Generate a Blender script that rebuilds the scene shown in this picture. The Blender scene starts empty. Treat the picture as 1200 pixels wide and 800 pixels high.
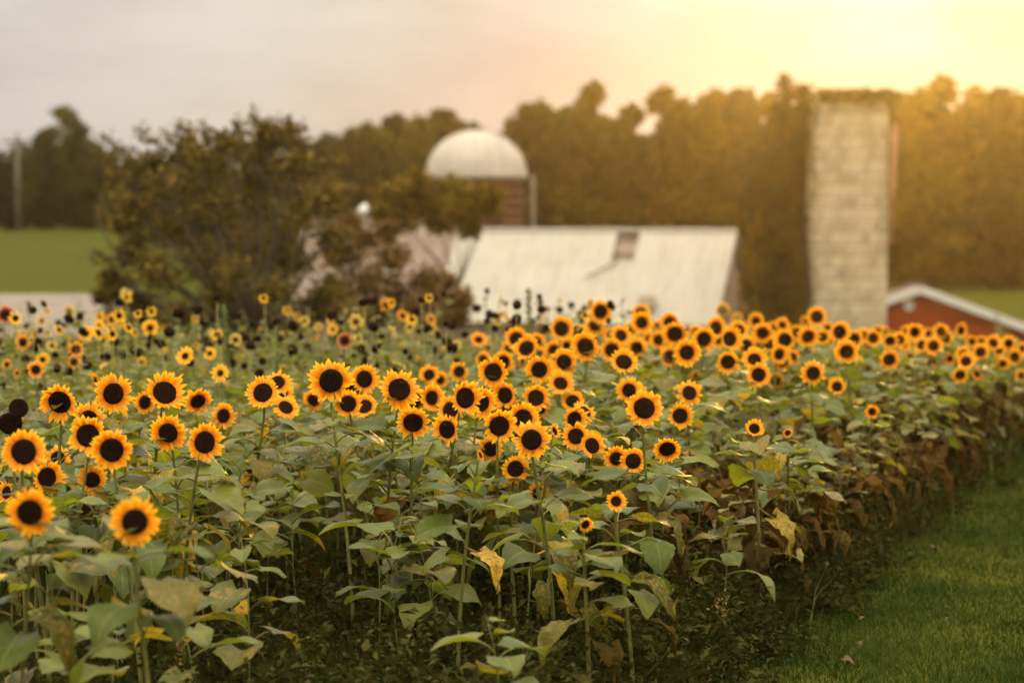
import bpy, math, random
import numpy as np
from mathutils import Vector, Matrix, Quaternion

R = math.radians
rng = np.random.default_rng(7)
random.seed(7)
C = bpy.context.scene.collection
SC = bpy.context.scene

# ------------------------------------------------------------------ camera
CAM_H = 2.4
PITCH = R(3.031)
F_PX = 2833.0            # 85 mm on a 36 mm sensor, in pixels of a 1200 wide frame
cam_d = bpy.data.cameras.new('camera')
cam = bpy.data.objects.new('camera', cam_d)
C.objects.link(cam)
cam.location = (0, 0, CAM_H)
cam.rotation_euler = (R(90) - PITCH, 0, 0)
cam_d.lens = 85
cam_d.sensor_width = 36
cam_d.clip_start = 0.1
cam_d.clip_end = 3000
cam_d.dof.use_dof = True
cam_d.dof.focus_distance = 12.3
cam_d.dof.aperture_fstop = 1.65
SC.camera = cam

# ------------------------------------------------------------------ sky and sun
SUN_AZ = R(9.6)          # to the right of straight ahead (+Y)
SUN_EL = R(5.5)
SUN_DIR = Vector((math.sin(SUN_AZ) * math.cos(SUN_EL), math.cos(SUN_AZ) * math.cos(SUN_EL), math.sin(SUN_EL)))
world = bpy.data.worlds.new('World')
SC.world = world
world.use_nodes = True
wn = world.node_tree
wn.nodes.clear()


def N(nt, typ, **kw):
    n = nt.nodes.new(typ)
    for k, v in kw.items():
        if k == 'inp':
            for kk, vv in v.items():
                n.inputs[kk].default_value = vv
        else:
            setattr(n, k, v)
    return n


def math_node(nt, op, a, b=None, clamp=False):
    n = nt.nodes.new('ShaderNodeMath')
    n.operation = op
    n.use_clamp = clamp
    for i, v in enumerate((a, b)):
        if v is None:
            continue
        if isinstance(v, (int, float)):
            n.inputs[i].default_value = v
        else:
            nt.links.new(v, n.inputs[i])
    return n.outputs[0]


def mixrgb(nt, fac, a, b, blend='MIX'):
    n = nt.nodes.new('ShaderNodeMix')
    n.data_type = 'RGBA'
    n.blend_type = blend
    for idx, v in ((0, fac), (6, a), (7, b)):
        if isinstance(v, (int, float)):
            n.inputs[idx].default_value = v
        elif isinstance(v, (tuple, list)):
            n.inputs[idx].default_value = (*v[:3], 1)
        else:
            nt.links.new(v, n.inputs[idx])
    return n.outputs[2]


sky = N(wn, 'ShaderNodeTexSky', sky_type='NISHITA', sun_disc=False)
sky.sun_elevation = SUN_EL
sky.sun_rotation = SUN_AZ
sky.air_density = 1.5
sky.dust_density = 3.0
tc = N(wn, 'ShaderNodeTexCoord')
sep = N(wn, 'ShaderNodeSeparateXYZ')
wn.links.new(tc.outputs['Generated'], sep.inputs[0])
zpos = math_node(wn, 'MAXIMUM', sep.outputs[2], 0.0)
# overcast sky: luminance grows from horizon to zenith (1 + k sin(el))
nrm = N(wn, 'ShaderNodeVectorMath', operation='NORMALIZE')
wn.links.new(tc.outputs['Generated'], nrm.inputs[0])
dt = N(wn, 'ShaderNodeVectorMath', operation='DOT_PRODUCT')
wn.links.new(nrm.outputs[0], dt.inputs[0])
dt.inputs[1].default_value = SUN_DIR
dpos = math_node(wn, 'MAXIMUM', dt.outputs['Value'], 0.0)
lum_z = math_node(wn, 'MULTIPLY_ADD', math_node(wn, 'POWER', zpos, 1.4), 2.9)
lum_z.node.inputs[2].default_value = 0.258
# the half of the sky towards the low sun is brighter
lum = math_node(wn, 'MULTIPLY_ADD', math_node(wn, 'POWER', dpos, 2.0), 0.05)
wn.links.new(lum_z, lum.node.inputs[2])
# cloud texture on the direction, flattened
mp = N(wn, 'ShaderNodeMapping')
mp.inputs['Scale'].default_value = (3.2, 3.2, 9.0)
mp.inputs['Location'].default_value = (0.35, 0.1, 0.5)
wn.links.new(tc.outputs['Generated'], mp.inputs[0])
nz = N(wn, 'ShaderNodeTexNoise', inp={'Scale': 2.2, 'Detail': 6.0, 'Roughness': 0.55})
wn.links.new(mp.outputs[0], nz.inputs[0])
cl = N(wn, 'ShaderNodeMapRange', inp={'From Min': 0.32, 'From Max': 0.62, 'To Min': 0.76, 'To Max': 1.06})
wn.links.new(nz.outputs[0], cl.inputs[0])
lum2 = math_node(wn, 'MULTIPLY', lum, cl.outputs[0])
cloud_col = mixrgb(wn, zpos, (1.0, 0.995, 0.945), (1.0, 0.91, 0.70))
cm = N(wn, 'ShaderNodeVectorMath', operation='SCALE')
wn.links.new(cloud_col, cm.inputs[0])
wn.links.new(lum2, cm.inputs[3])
# aureole of the sun behind thin cloud
g1 = math_node(wn, 'POWER', dpos, 170.0)
g2 = math_node(wn, 'POWER', dpos, 1200.0)
glow1 = N(wn, 'ShaderNodeVectorMath', operation='SCALE')
glow1.inputs[0].default_value = (0.05, 0.01, 0.0)
wn.links.new(math_node(wn, 'MULTIPLY', g1, cl.outputs[0]), glow1.inputs[3])
glow2 = N(wn, 'ShaderNodeVectorMath', operation='SCALE')
glow2.inputs[0].default_value = (0.24, 0.22, 0.15)
cl2 = N(wn, 'ShaderNodeMapRange', inp={'From Min': 0.40, 'From Max': 0.60, 'To Min': 0.25, 'To Max': 1.0})
wn.links.new(nz.outputs[0], cl2.inputs[0])
wn.links.new(math_node(wn, 'MULTIPLY', g2, cl2.outputs[0]), glow2.inputs[3])
ad1 = N(wn, 'ShaderNodeVectorMath', operation='ADD')
wn.links.new(cm.outputs[0], ad1.inputs[0])
wn.links.new(glow1.outputs[0], ad1.inputs[1])
ad2 = N(wn, 'ShaderNodeVectorMath', operation='ADD')
wn.links.new(ad1.outputs[0], ad2.inputs[0])
wn.links.new(glow2.outputs[0], ad2.inputs[1])
bg_sky = N(wn, 'ShaderNodeBackground', inp={'Strength': 0.05})
wn.links.new(mixrgb(wn, 1.0, sky.outputs[0], (0.06, 0.06, 0.08), 'MULTIPLY'), bg_sky.inputs[0])   # clear sky seen through the cloud sheet
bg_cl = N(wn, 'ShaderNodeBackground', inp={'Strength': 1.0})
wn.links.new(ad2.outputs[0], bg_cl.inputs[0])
ads = N(wn, 'ShaderNodeAddShader')
wn.links.new(bg_sky.outputs[0], ads.inputs[0])
wn.links.new(bg_cl.outputs[0], ads.inputs[1])
wo = N(wn, 'ShaderNodeOutputWorld')
wn.links.new(ads.outputs[0], wo.inputs[0])

sun_d = bpy.data.lights.new('sun', 'SUN')
sun_d.energy = 1.8
sun_d.angle = R(7)
sun_d.color = (1.0, 0.55, 0.09)
sun = bpy.data.objects.new('sun', sun_d)
C.objects.link(sun)
sun.rotation_euler = SUN_DIR.to_track_quat('Z', 'Y').to_euler()
sun.location = SUN_DIR * 600

SC.view_settings.view_transform = 'Standard'
SC.view_settings.look = 'None'
SC.view_settings.exposure = 0.72
SC.view_settings.gamma = 1.0
SC.view_settings.use_curve_mapping = False
SC.render.engine = 'CYCLES'
cy = SC.cycles
cy.use_denoising = True
try:
    cy.denoiser = 'OPENIMAGEDENOISE'
    cy.denoising_input_passes = 'RGB_ALBEDO_NORMAL'
except Exception:
    pass
cy.max_bounces = 6
cy.diffuse_bounces = 3
cy.glossy_bounces = 2
cy.transmission_bounces = 4
cy.transparent_max_bounces = 4
cy.volume_bounces = 0
cy.sample_clamp_indirect = 4.0
cy.use_adaptive_sampling = True
cy.adaptive_threshold = 0.02
cy.caustics_reflective = False
cy.caustics_refractive = False

HAZE_DENSITY = 0.00027
HAZE_ANISO = 0.88


# ------------------------------------------------------------------ pixel -> place helpers
def ray(px, py):
    """direction through a point of the 1200x800 frame, scaled so that y (depth) is 1"""
    dx = (px - 600) / F_PX
    dy = -(py - 400) / F_PX
    v = np.array([dx, math.cos(PITCH) + dy * math.sin(PITCH), -math.sin(PITCH) + dy * math.cos(PITCH)])
    return v / v[1]


def at(px, py, Y):
    r = ray(px, py)
    return Vector((r[0] * Y, Y, CAM_H + r[2] * Y))


def sstep(a, b, x):
    t = np.clip((x - a) / (b - a), 0, 1)
    return t * t * (3 - 2 * t)


def ground_z(x, y):
    x = np.asarray(x, float)
    y = np.asarray(y, float)
    u = x / np.maximum(y, 1.0)
    wl = sstep(-0.11, -0.165, u)
    valley = np.interp(y, [-100, 31, 45, 62, 80, 100, 112, 130, 160, 260, 420], [0, 0, -1.3, -2.9, -3.7, -3.9, -2.4, -1.9, -0.8, 2, 4])
    left = np.interp(y, [-100, 40, 70, 140, 200, 260, 420], [0, 0.05, 0.10, 1.35, 2.0, 3, 4])
    return valley * (1 - wl) + left * wl


EDGE_A = np.array([1.05, 12.4])
EDGE_K = 0.341


def edge_x(y):
    return EDGE_A[0] + (y - EDGE_A[1]) * EDGE_K


# ------------------------------------------------------------------ mesh helpers
def tagp(o, label=None, cat=None, group=None, kind=None):
    if label: o['label'] = label
    if cat: o['category'] = cat
    if group: o['group'] = group
    if kind: o['kind'] = kind
    return o


def link(name, data, parent=None, mat=None):
    o = bpy.data.objects.new(name, data)
    C.objects.link(o)
    if parent is not None:
        o.parent = parent
    return o


def empty(name, loc, rz=0.0):
    o = bpy.data.objects.new(name, None)
    o.empty_display_size = 0.1
    C.objects.link(o)
    o.location = loc
    o.rotation_euler = (0, 0, rz)
    return o


def np_mesh(name, verts, quads, mat=None, uv=None, smooth=True):
    """quads: (n,4) int array; -1 in last column for a triangle is not used here"""
    verts = np.asarray(verts, np.float32)
    quads = np.asarray(quads, np.int32)
    k = quads.shape[1]
    me = bpy.data.meshes.new(name)
    me.vertices.add(len(verts))
    me.vertices.foreach_set('co', verts.ravel())
    me.loops.add(quads.size)
    me.loops.foreach_set('vertex_index', quads.ravel())
    me.polygons.add(len(quads))
    me.polygons.foreach_set('loop_start', np.arange(0, quads.size, k, dtype=np.int32))
    me.polygons.foreach_set('loop_total', np.full(len(quads), k, np.int32))
    if smooth:
        me.polygons.foreach_set('use_smooth', np.ones(len(quads), bool))
    if uv is not None:
        l = me.uv_layers.new(name='uv')
        uvl = np.asarray(uv, np.float32)[quads.ravel()]
        l.data.foreach_set('uv', uvl.ravel())
    me.update(calc_edges=True)
    if mat:
        me.materials.append(mat)
    return me


class MB:
    """collects simple shapes into one mesh"""
    def __init__(self):
        self.v = []
        self.f = []

    def add(self, vs, fs):
        n = len(self.v)
        self.v += [tuple(p) for p in vs]
        self.f += [tuple(i + n for i in f) for f in fs]
        return self

    def box(self, c, s, rot=None):
        c = Vector(c)
        p = []
        for dx in (-.5, .5):
            for dy in (-.5, .5):
                for dz in (-.5, .5):
                    q = Vector((dx * s[0], dy * s[1], dz * s[2]))
                    if rot is not None:
                        q = rot @ q
                    p.append(c + q)
        return self.add(p, [(0, 1, 3, 2), (4, 6, 7, 5), (0, 4, 5, 1), (2, 3, 7, 6), (0, 2, 6, 4), (1, 5, 7, 3)])

    def tube(self, pts, rad, n=6, cap=True):
        pts = [Vector(p) for p in pts]
        if not hasattr(rad, '__len__'):
            rad = [rad] * len(pts)
        vs, fs = [], []
        ref = Vector((0.31, 0.17, 0.93))
        for i, p in enumerate(pts):
            t = (pts[min(i + 1, len(pts) - 1)] - pts[max(i - 1, 0)]).normalized()
            a = t.cross(ref)
            if a.length < 1e-3:
                a = t.cross(Vector((1, 0, 0)))
            a.normalize()
            b = t.cross(a)
            for k in range(n):
                w = 2 * math.pi * k / n
                vs.append(p + (a * math.cos(w) + b * math.sin(w)) * rad[i])
        for i in range(len(pts) - 1):
            for k in range(n):
                fs.append((i * n + k, i * n + (k + 1) % n, (i + 1) * n + (k + 1) % n, (i + 1) * n + k))
        if cap:
            fs.append(tuple(range(n))[::-1])
            fs.append(tuple((len(pts) - 1) * n + k for k in range(n)))
        return self.add(vs, fs)

    def lathe(self, prof, n=32, a0=0, a1=2 * math.pi):
        full = abs(a1 - a0 - 2 * math.pi) < 1e-6
        m = n if full else n + 1
        vs, fs = [], []
        for r, z in prof:
            for k in range(m):
                w = a0 + (a1 - a0) * k / n
                vs.append((r * math.cos(w), r * math.sin(w), z))
        for i in range(len(prof) - 1):
            for k in range(n):
                k2 = (k + 1) % m
                fs.append((i * m + k, i * m + k2, (i + 1) * m + k2, (i + 1) * m + k))
        return self.add(vs, fs)

    def mesh(self, name, mat, smooth=False):
        me = bpy.data.meshes.new(name)
        me.from_pydata(self.v, [], self.f)
        if smooth:
            me.polygons.foreach_set('use_smooth', np.ones(len(me.polygons), bool))
        me.update()
        if mat:
            me.materials.append(mat)
        return me

    def build(self, name, mat, parent=None, smooth=False):
        return link(name, self.mesh(name, mat, smooth), parent)


# ------------------------------------------------------------------ materials
def material(name, build):
    m = bpy.data.materials.new(name)
    m.use_nodes = True
    nt = m.node_tree
    nt.nodes.clear()
    out = N(nt, 'ShaderNodeOutputMaterial')
    sh = build(nt)
    nt.links.new(sh, out.inputs[0])
    return m


def principled(nt, col, rough=0.6, spec=0.4, bump=None, bstr=0.3, bdist=0.01, metal=0.0):
    p = N(nt, 'ShaderNodeBsdfPrincipled')
    if isinstance(col, (tuple, list)):
        p.inputs['Base Color'].default_value = (*col, 1)
    else:
        nt.links.new(col, p.inputs['Base Color'])
    if isinstance(rough, (int, float)):
        p.inputs['Roughness'].default_value = rough
    else:
        nt.links.new(rough, p.inputs['Roughness'])
    p.inputs['Specular IOR Level'].default_value = spec
    p.inputs['Metallic'].default_value = metal
    if bump is not None:
        b = N(nt, 'ShaderNodeBump', inp={'Strength': bstr, 'Distance': bdist})
        nt.links.new(bump, b.inputs['Height'])
        nt.links.new(b.outputs[0], p.inputs['Normal'])
    return p.outputs[0]


def noise(nt, scale, detail=4, rough=0.55, coord='Object', vscale=None):
    t = N(nt, 'ShaderNodeTexCoord')
    src = t.outputs[coord]
    if vscale:
        m = N(nt, 'ShaderNodeMapping')
        m.inputs['Scale'].default_value = vscale
        nt.links.new(src, m.inputs[0])
        src = m.outputs[0]
    n = N(nt, 'ShaderNodeTexNoise', inp={'Scale': scale, 'Detail': detail, 'Roughness': rough})
    nt.links.new(src, n.inputs[0])
    return n.outputs[0]


def ramp(nt, fac, stops):
    r = N(nt, 'ShaderNodeValToRGB')
    e = r.color_ramp.elements
    while len(e) > 1:
        e.remove(e[-1])
    e[0].position, e[0].color = stops[0][0], (*stops[0][1], 1)
    for p, c in stops[1:]:
        x = e.new(p)
        x.color = (*c, 1)
    if isinstance(fac, (int, float)):
        r.inputs[0].default_value = fac
    else:
        nt.links.new(fac, r.inputs[0])
    return r.outputs[0]


def obj_random(nt):
    return N(nt, 'ShaderNodeObjectInfo').outputs['Random']


def with_translucent(nt, sh, col, fac):
    t = N(nt, 'ShaderNodeBsdfTranslucent')
    if isinstance(col, (tuple, list)):
        t.inputs[0].default_value = (*col, 1)
    else:
        nt.links.new(col, t.inputs[0])
    mx = N(nt, 'ShaderNodeMixShader')
    mx.inputs[0].default_value = fac
    nt.links.new(sh, mx.inputs[1])
    nt.links.new(t.outputs[0], mx.inputs[2])
    return mx.outputs[0]


def leaf_mat(name, dark, light, vein, spots=None, rough=0.42, trans=0.40):
    def b(nt):
        uvn = N(nt, 'ShaderNodeUVMap')
        s = N(nt, 'ShaderNodeSeparateXYZ')
        nt.links.new(uvn.outputs[0], s.inputs[0])
        at_ = math_node(nt, 'ABSOLUTE', math_node(nt, 'SUBTRACT', s.outputs[1], 0.5))
        # side veins: stripes along (s - 0.8|t|)
        ph = math_node(nt, 'SUBTRACT', s.outputs[0], math_node(nt, 'MULTIPLY', at_, 0.75))
        w = math_node(nt, 'SINE', math_node(nt, 'MULTIPLY', ph, 44.0))
        w = math_node(nt, 'POWER', math_node(nt, 'ABSOLUTE', w), 14.0)
        mid = math_node(nt, 'SUBTRACT', 1.0, math_node(nt, 'MULTIPLY', at_, 22.0), clamp=True)
        v = math_node(nt, 'MAXIMUM', math_node(nt, 'MULTIPLY', w, 0.55), mid)
        nz_ = noise(nt, 9.0, 4)
        base = mixrgb(nt, nz_, dark, light)
        isl = N(nt, 'ShaderNodeNewGeometry').outputs['Random Per Island']
        rnd = math_node(nt, 'FRACT', math_node(nt, 'ADD', obj_random(nt), isl))
        tone = ramp(nt, rnd, [(0.0, (0.42, 0.55, 0.35)), (0.35, (0.8, 0.95, 0.6)), (0.6, (1.0, 1.0, 1.0)), (0.85, (1.35, 1.25, 1.1)), (1.0, (1.3, 1.35, 0.5))])
        base = mixrgb(nt, 1.0, base, tone, 'MULTIPLY')
        col = mixrgb(nt, math_node(nt, 'MULTIPLY', v, 0.5), base, vein)
        if spots:
            sp = noise(nt, 14.0, 5, 0.65)
            f = N(nt, 'ShaderNodeMapRange', inp={'From Min': 0.50, 'From Max': 0.62})
            nt.links.new(sp, f.inputs[0])
            col = mixrgb(nt, math_node(nt, 'MULTIPLY', f.outputs[0], 0.8), col, spots)
        sh = principled(nt, col, rough, 0.22 if trans > 0.3 else 0.04, bump=v, bstr=0.3, bdist=0.004)
        pn = sh.node
        pn.inputs['Sheen Weight'].default_value = 0.11 if trans > 0.3 else 0.0        # the fine hairs of the blade
        pn.inputs['Sheen Roughness'].default_value = 0.45
        pn.inputs['Sheen Tint'].default_value = (1.0, 0.95, 0.72, 1)
        tcol = mixrgb(nt, 1.0, col, (1.6, 1.5, 0.6), 'MULTIPLY')
        return with_translucent(nt, sh, tcol, trans)
    return material(name, b)


M = {}
M['leaf'] = leaf_mat('sunflower_leaf', (0.036, 0.056, 0.005), (0.165, 0.176, 0.027), (0.26, 0.25, 0.06))
M['leaf_spotted'] = leaf_mat('sunflower_leaf_spotted', (0.05, 0.06, 0.008), (0.14, 0.125, 0.022), (0.22, 0.18, 0.05), spots=(0.32, 0.19, 0.02))
M['leaf_yellow'] = leaf_mat('sunflower_leaf_yellow', (0.40, 0.24, 0.02), (0.55, 0.36, 0.05), (0.5, 0.36, 0.1), spots=(0.12, 0.06, 0.02))
M['leaf_brown'] = leaf_mat('sunflower_leaf_brown', (0.034, 0.017, 0.004), (0.10, 0.052, 0.013), (0.13, 0.08, 0.025), rough=0.8, trans=0.15)


def petal_mat(name, base, mid, tip, trans=0.48):
    def b(nt):
        uvn = N(nt, 'ShaderNodeUVMap')
        s = N(nt, 'ShaderNodeSeparateXYZ')
        nt.links.new(uvn.outputs[0], s.inputs[0])
        nz_ = noise(nt, 30.0, 2)
        f = math_node(nt, 'ADD', s.outputs[0], math_node(nt, 'MULTIPLY', math_node(nt, 'SUBTRACT', nz_, 0.5), 0.35))
        col = ramp(nt, f, [(0.0, base), (0.38, mid), (0.85, tip)])
        rnd = obj_random(nt)
        col = mixrgb(nt, math_node(nt, 'MULTIPLY', rnd, 0.35), col, mid)
        # fine lengthwise streaks
        st = math_node(nt, 'SINE', math_node(nt, 'MULTIPLY', s.outputs[1], 40.0))
        sh = principled(nt, col, 0.55, 0.25, bump=st, bstr=0.15, bdist=0.002)
        return with_translucent(nt, sh, col, trans)
    return material(name, b)


M['petal'] = petal_mat('petal_gold', (0.68, 0.155, 0.004), (0.95, 0.385, 0.008), (0.97, 0.53, 0.02))
M['petal_yellow'] = petal_mat('petal_yellow', (0.78, 0.36, 0.015), (0.90, 0.50, 0.025), (0.92, 0.56, 0.04))
M['petal_pale'] = petal_mat('petal_pale', (0.55, 0.34, 0.05), (0.66, 0.46, 0.10), (0.66, 0.50, 0.15))
M['petal_rust'] = petal_mat('petal_rust', (0.40, 0.08, 0.01), (0.75, 0.30, 0.025), (0.88, 0.45, 0.05))
M['petal_red'] = petal_mat('petal_red', (0.10, 0.012, 0.008), (0.32, 0.035, 0.015), (0.75, 0.35, 0.10))
M['petal_withered'] = petal_mat('petal_withered', (0.10, 0.045, 0.015), (0.25, 0.14, 0.04), (0.36, 0.24, 0.06))


def disc_b(nt):
    n1 = noise(nt, 60.0, 3)
    col = mixrgb(nt, n1, (0.006, 0.003, 0.002), (0.026, 0.011, 0.006))
    return principled(nt, col, 0.95, 0.03, bump=n1, bstr=0.6, bdist=0.004)


M['disc'] = material('seed_disc_dark', disc_b)


def simple(name, c1, c2, scale, rough=0.7, spec=0.3, detail=4, bstr=0.0, bdist=0.01, vscale=None, rnd=0.0, c3=None, trans=0.0, metal=0.0):
    def b(nt):
        n1 = noise(nt, scale, detail, vscale=vscale)
        f = N(nt, 'ShaderNodeMapRange', inp={'From Min': 0.3, 'From Max': 0.7})
        nt.links.new(n1, f.inputs[0])
        col = mixrgb(nt, f.outputs[0], c1, c2)
        if rnd:
            col = mixrgb(nt, math_node(nt, 'MULTIPLY', obj_random(nt), rnd), col, c3 or c1)
        sh = principled(nt, col, rough, spec, bump=(n1 if bstr else None), bstr=bstr, bdist=bdist, metal=metal)
        if trans:
            sh = with_translucent(nt, sh, col, trans)
        return sh
    return material(name, b)


M['stem'] = simple('sunflower_stem', (0.09, 0.105, 0.016), (0.24, 0.21, 0.055), 14, 0.5)
M['calyx'] = simple('sunflower_calyx', (0.09, 0.13, 0.03), (0.16, 0.19, 0.05), 30, 0.6, trans=0.15)
M['calyx_dry'] = simple('dry_calyx', (0.05, 0.04, 0.015), (0.13, 0.10, 0.035), 30, 0.8)
M['bark'] = simple('bark', (0.035, 0.025, 0.018), (0.10, 0.075, 0.055), 6, 0.9, bstr=0.6, bdist=0.03, vscale=(1, 1, 0.25))
M['ground'] = None


def ground_b(nt):
    n1 = noise(nt, 0.35, 6)
    n2 = noise(nt, 3.0, 5)
    n3 = noise(nt, 40.0, 3)
    c = mixrgb(nt, n1, (0.032, 0.038, 0.003), (0.072, 0.068, 0.007))
    f = N(nt, 'ShaderNodeMapRange', inp={'From Min': 0.5, 'From Max': 0.75})
    nt.links.new(n2, f.inputs[0])
    c = mixrgb(nt, math_node(nt, 'MULTIPLY', f.outputs[0], 0.5), c, (0.11, 0.085, 0.022))
    c = mixrgb(nt, math_node(nt, 'MULTIPLY', n3, 0.3), c, (0.03, 0.045, 0.01))
    return principled(nt, c, 1.0, 0.02, bump=n3, bstr=0.5, bdist=0.03)


M['ground'] = material('meadow_ground', ground_b)
M['soil'] = simple('field_soil', (0.008, 0.007, 0.002), (0.020, 0.016, 0.005), 7, 0.95, 0.15, 6, bstr=0.8, bdist=0.04)
M['gravel'] = simple('gravel', (0.135, 0.112, 0.098), (0.20, 0.17, 0.15), 2.5, 0.95, 0.1, 8, bstr=0.5, bdist=0.03)
M['grass'] = simple('lawn_grass', (0.013, 0.034, 0.002), (0.056, 0.076, 0.008), 1.1, 0.6, 0.06, 5, trans=0.3)
M['weeds_dry'] = simple('weed_stems', (0.0792, 0.0660, 0.0231), (0.1584, 0.1254, 0.0462), 3.0, 0.8, 0.2)
M['dead_leaf'] = simple('dead_leaf', (0.05, 0.03, 0.013), (0.14, 0.09, 0.045), 25, 0.85, 0.2)


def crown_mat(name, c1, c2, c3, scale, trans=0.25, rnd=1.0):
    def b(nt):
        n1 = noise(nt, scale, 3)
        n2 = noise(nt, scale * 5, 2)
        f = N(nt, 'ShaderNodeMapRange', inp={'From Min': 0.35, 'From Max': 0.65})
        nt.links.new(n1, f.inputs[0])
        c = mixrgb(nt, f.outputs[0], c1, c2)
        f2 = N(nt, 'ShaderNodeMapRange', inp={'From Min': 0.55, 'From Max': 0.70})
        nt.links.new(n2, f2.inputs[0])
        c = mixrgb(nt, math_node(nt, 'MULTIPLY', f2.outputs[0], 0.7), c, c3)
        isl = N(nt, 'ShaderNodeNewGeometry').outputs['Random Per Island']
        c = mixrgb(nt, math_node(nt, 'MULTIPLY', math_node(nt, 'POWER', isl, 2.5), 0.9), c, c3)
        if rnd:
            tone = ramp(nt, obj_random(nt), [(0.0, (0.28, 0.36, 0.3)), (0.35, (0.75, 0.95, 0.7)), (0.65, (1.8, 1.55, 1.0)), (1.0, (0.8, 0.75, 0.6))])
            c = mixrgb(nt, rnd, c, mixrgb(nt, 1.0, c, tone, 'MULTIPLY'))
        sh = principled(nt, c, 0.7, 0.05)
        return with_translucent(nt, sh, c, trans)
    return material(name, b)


M['weeds'] = crown_mat('weed_leaves', (0.0092, 0.0145, 0.0020), (0.0330, 0.0370, 0.0053), (0.0792, 0.0693, 0.0145), 3.0, rnd=0.0)
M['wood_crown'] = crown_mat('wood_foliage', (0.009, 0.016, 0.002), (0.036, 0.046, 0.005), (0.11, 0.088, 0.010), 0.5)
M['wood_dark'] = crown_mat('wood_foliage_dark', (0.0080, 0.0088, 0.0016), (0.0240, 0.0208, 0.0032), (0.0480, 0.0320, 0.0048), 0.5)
M['wood_gold'] = crown_mat('wood_foliage_golden', (0.0280, 0.0224, 0.0032), (0.0880, 0.0600, 0.0064), (0.1760, 0.1040, 0.0096), 0.5)
M['apple_crown'] = crown_mat('bush_tree_foliage', (0.030, 0.029, 0.006), (0.088, 0.070, 0.016), (0.30, 0.185, 0.038), 1.6, rnd=0.0)
M['brown_crown'] = crown_mat('russet_foliage', (0.0510, 0.0323, 0.0119), (0.1275, 0.0765, 0.0289), (0.2550, 0.1360, 0.0425), 1.6, rnd=0.0)
M['olive_crown'] = crown_mat('olive_foliage', (0.0425, 0.0357, 0.0051), (0.1190, 0.0850, 0.0102), (0.2550, 0.1530, 0.0170), 1.4, rnd=0.0)
M['vine'] = crown_mat('vine_foliage', (0.0144, 0.0128, 0.0024), (0.0440, 0.0336, 0.0048), (0.1040, 0.0720, 0.0080), 0.9, rnd=0.0)


# ------------------------------------------------------------------ setting: ground, soil, gravel
def sheet(name, xs, ys, zoff, mat, kind='structure', keep=None):
    X, Y = np.meshgrid(xs, ys)
    Z = ground_z(X, Y) + zoff
    nx = len(xs)
    idx = np.arange(X.size).reshape(X.shape)
    q = np.stack([idx[:-1, :-1], idx[:-1, 1:], idx[1:, 1:], idx[1:, :-1]], -1).reshape(-1, 4)
    me = np_mesh(name, np.stack([X, Y, Z], -1).reshape(-1, 3), q, mat)
    o = link(name, me)
    o['kind'] = kind
    return o


xs = np.unique(np.concatenate([np.linspace(-130, -60, 9), np.linspace(-60, 60, 121), np.linspace(60, 130, 9)]))
ys = np.unique(np.concatenate([np.linspace(-40, 10, 11), np.linspace(10, 160, 151), np.linspace(160, 250, 25)]))
sheet('ground', xs, ys, 0.0, M['ground'])

# soil of the sunflower field, its right side following the slanting field edge
rows = np.linspace(5.5, 31.0, 40)
vv, qq = [], []
nc = 14
for i, y in enumerate(rows):
    xr = edge_x(y) + 0.02
    for j in range(nc):
        x = -14 + (xr + 14) * j / (nc - 1)
        zz = float(ground_z(x, y)) + 0.012 + 0.02 * rng.random() * (0 < j < nc - 1)
        vv.append((x, y, zz))
for i in range(len(rows) - 1):
    for j in range(nc - 1):
        a = i * nc + j
        qq.append((a, a + 1, a + nc + 1, a + nc))
link('field_soil', np_mesh('field_soil', vv, qq, M['soil']))['kind'] = 'structure'

# pale gravel yard beyond the field on the left
gx = np.linspace(-34, -4.5, 50)
vv, qq = [], []
gy = np.linspace(0, 1, 16)
for t in gy:
    for x_ in gx:
        y0 = 45.0
        x = -34 + (x_ + 34) / 29.5 * (34 - 0.163 * (45 + 25 * t))
        y1 = 70.5 + (x + 8) * 0.35 + 0.5 * math.sin(x * 0.7)
        y = y0 + (y1 - y0) * t
        vv.append((x, y, float(ground_z(x, y)) + 0.03))
for i in range(len(gy) - 1):
    for j in range(len(gx) - 1):
        a = i * len(gx) + j
        qq.append((a, a + 1, a + len(gx) + 1, a + len(gx)))
link('gravel_yard', np_mesh('gravel_yard', vv, qq, M['gravel']))['kind'] = 'structure'


# ------------------------------------------------------------------ leaf clouds and trees
def leaf_cloud(pts, size, rg, aspect=0.55, up=0.3, bend=0.15):
    """one bent rhombic leaf per point: verts, quads"""
    n = len(pts)
    d = rg.normal(size=(n, 3))
    d[:, 2] *= 0.6
    d /= np.linalg.norm(d, axis=1)[:, None]
    nn = rg.normal(size=(n, 3))
    nn[:, 2] += up * 3
    s = np.cross(d, nn)
    s /= np.linalg.norm(s, axis=1)[:, None] + 1e-9
    up_ = np.cross(s, d)
    L = (size * rg.uniform(0.6, 1.35, n))[:, None]
    a = pts
    b = pts + d * L * 0.5 + s * L * aspect * 0.5 + up_ * L * bend
    c = pts + d * L
    e = pts + d * L * 0.5 - s * L * aspect * 0.5 + up_ * L * bend
    v = np.stack([a, b, c, e], 1).reshape(-1, 3)
    q = np.arange(4 * n).reshape(n, 4)
    return v, q


def blob_points(centres, radii, n_per, rg, squash=0.8, shell=0.55):
    out = []
    for c, r, n in zip(centres, radii, n_per):
        d = rg.normal(size=(n, 3))
        d /= np.linalg.norm(d, axis=1)[:, None]
        rr = r * (shell + (1 - shell) * rg.random(n)) * (0.75 + 0.5 * rg.random(n))
        p = d * rr[:, None]
        p[:, 2] *= squash
        out.append(np.asarray(c) + p)
    return np.concatenate(out)


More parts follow.
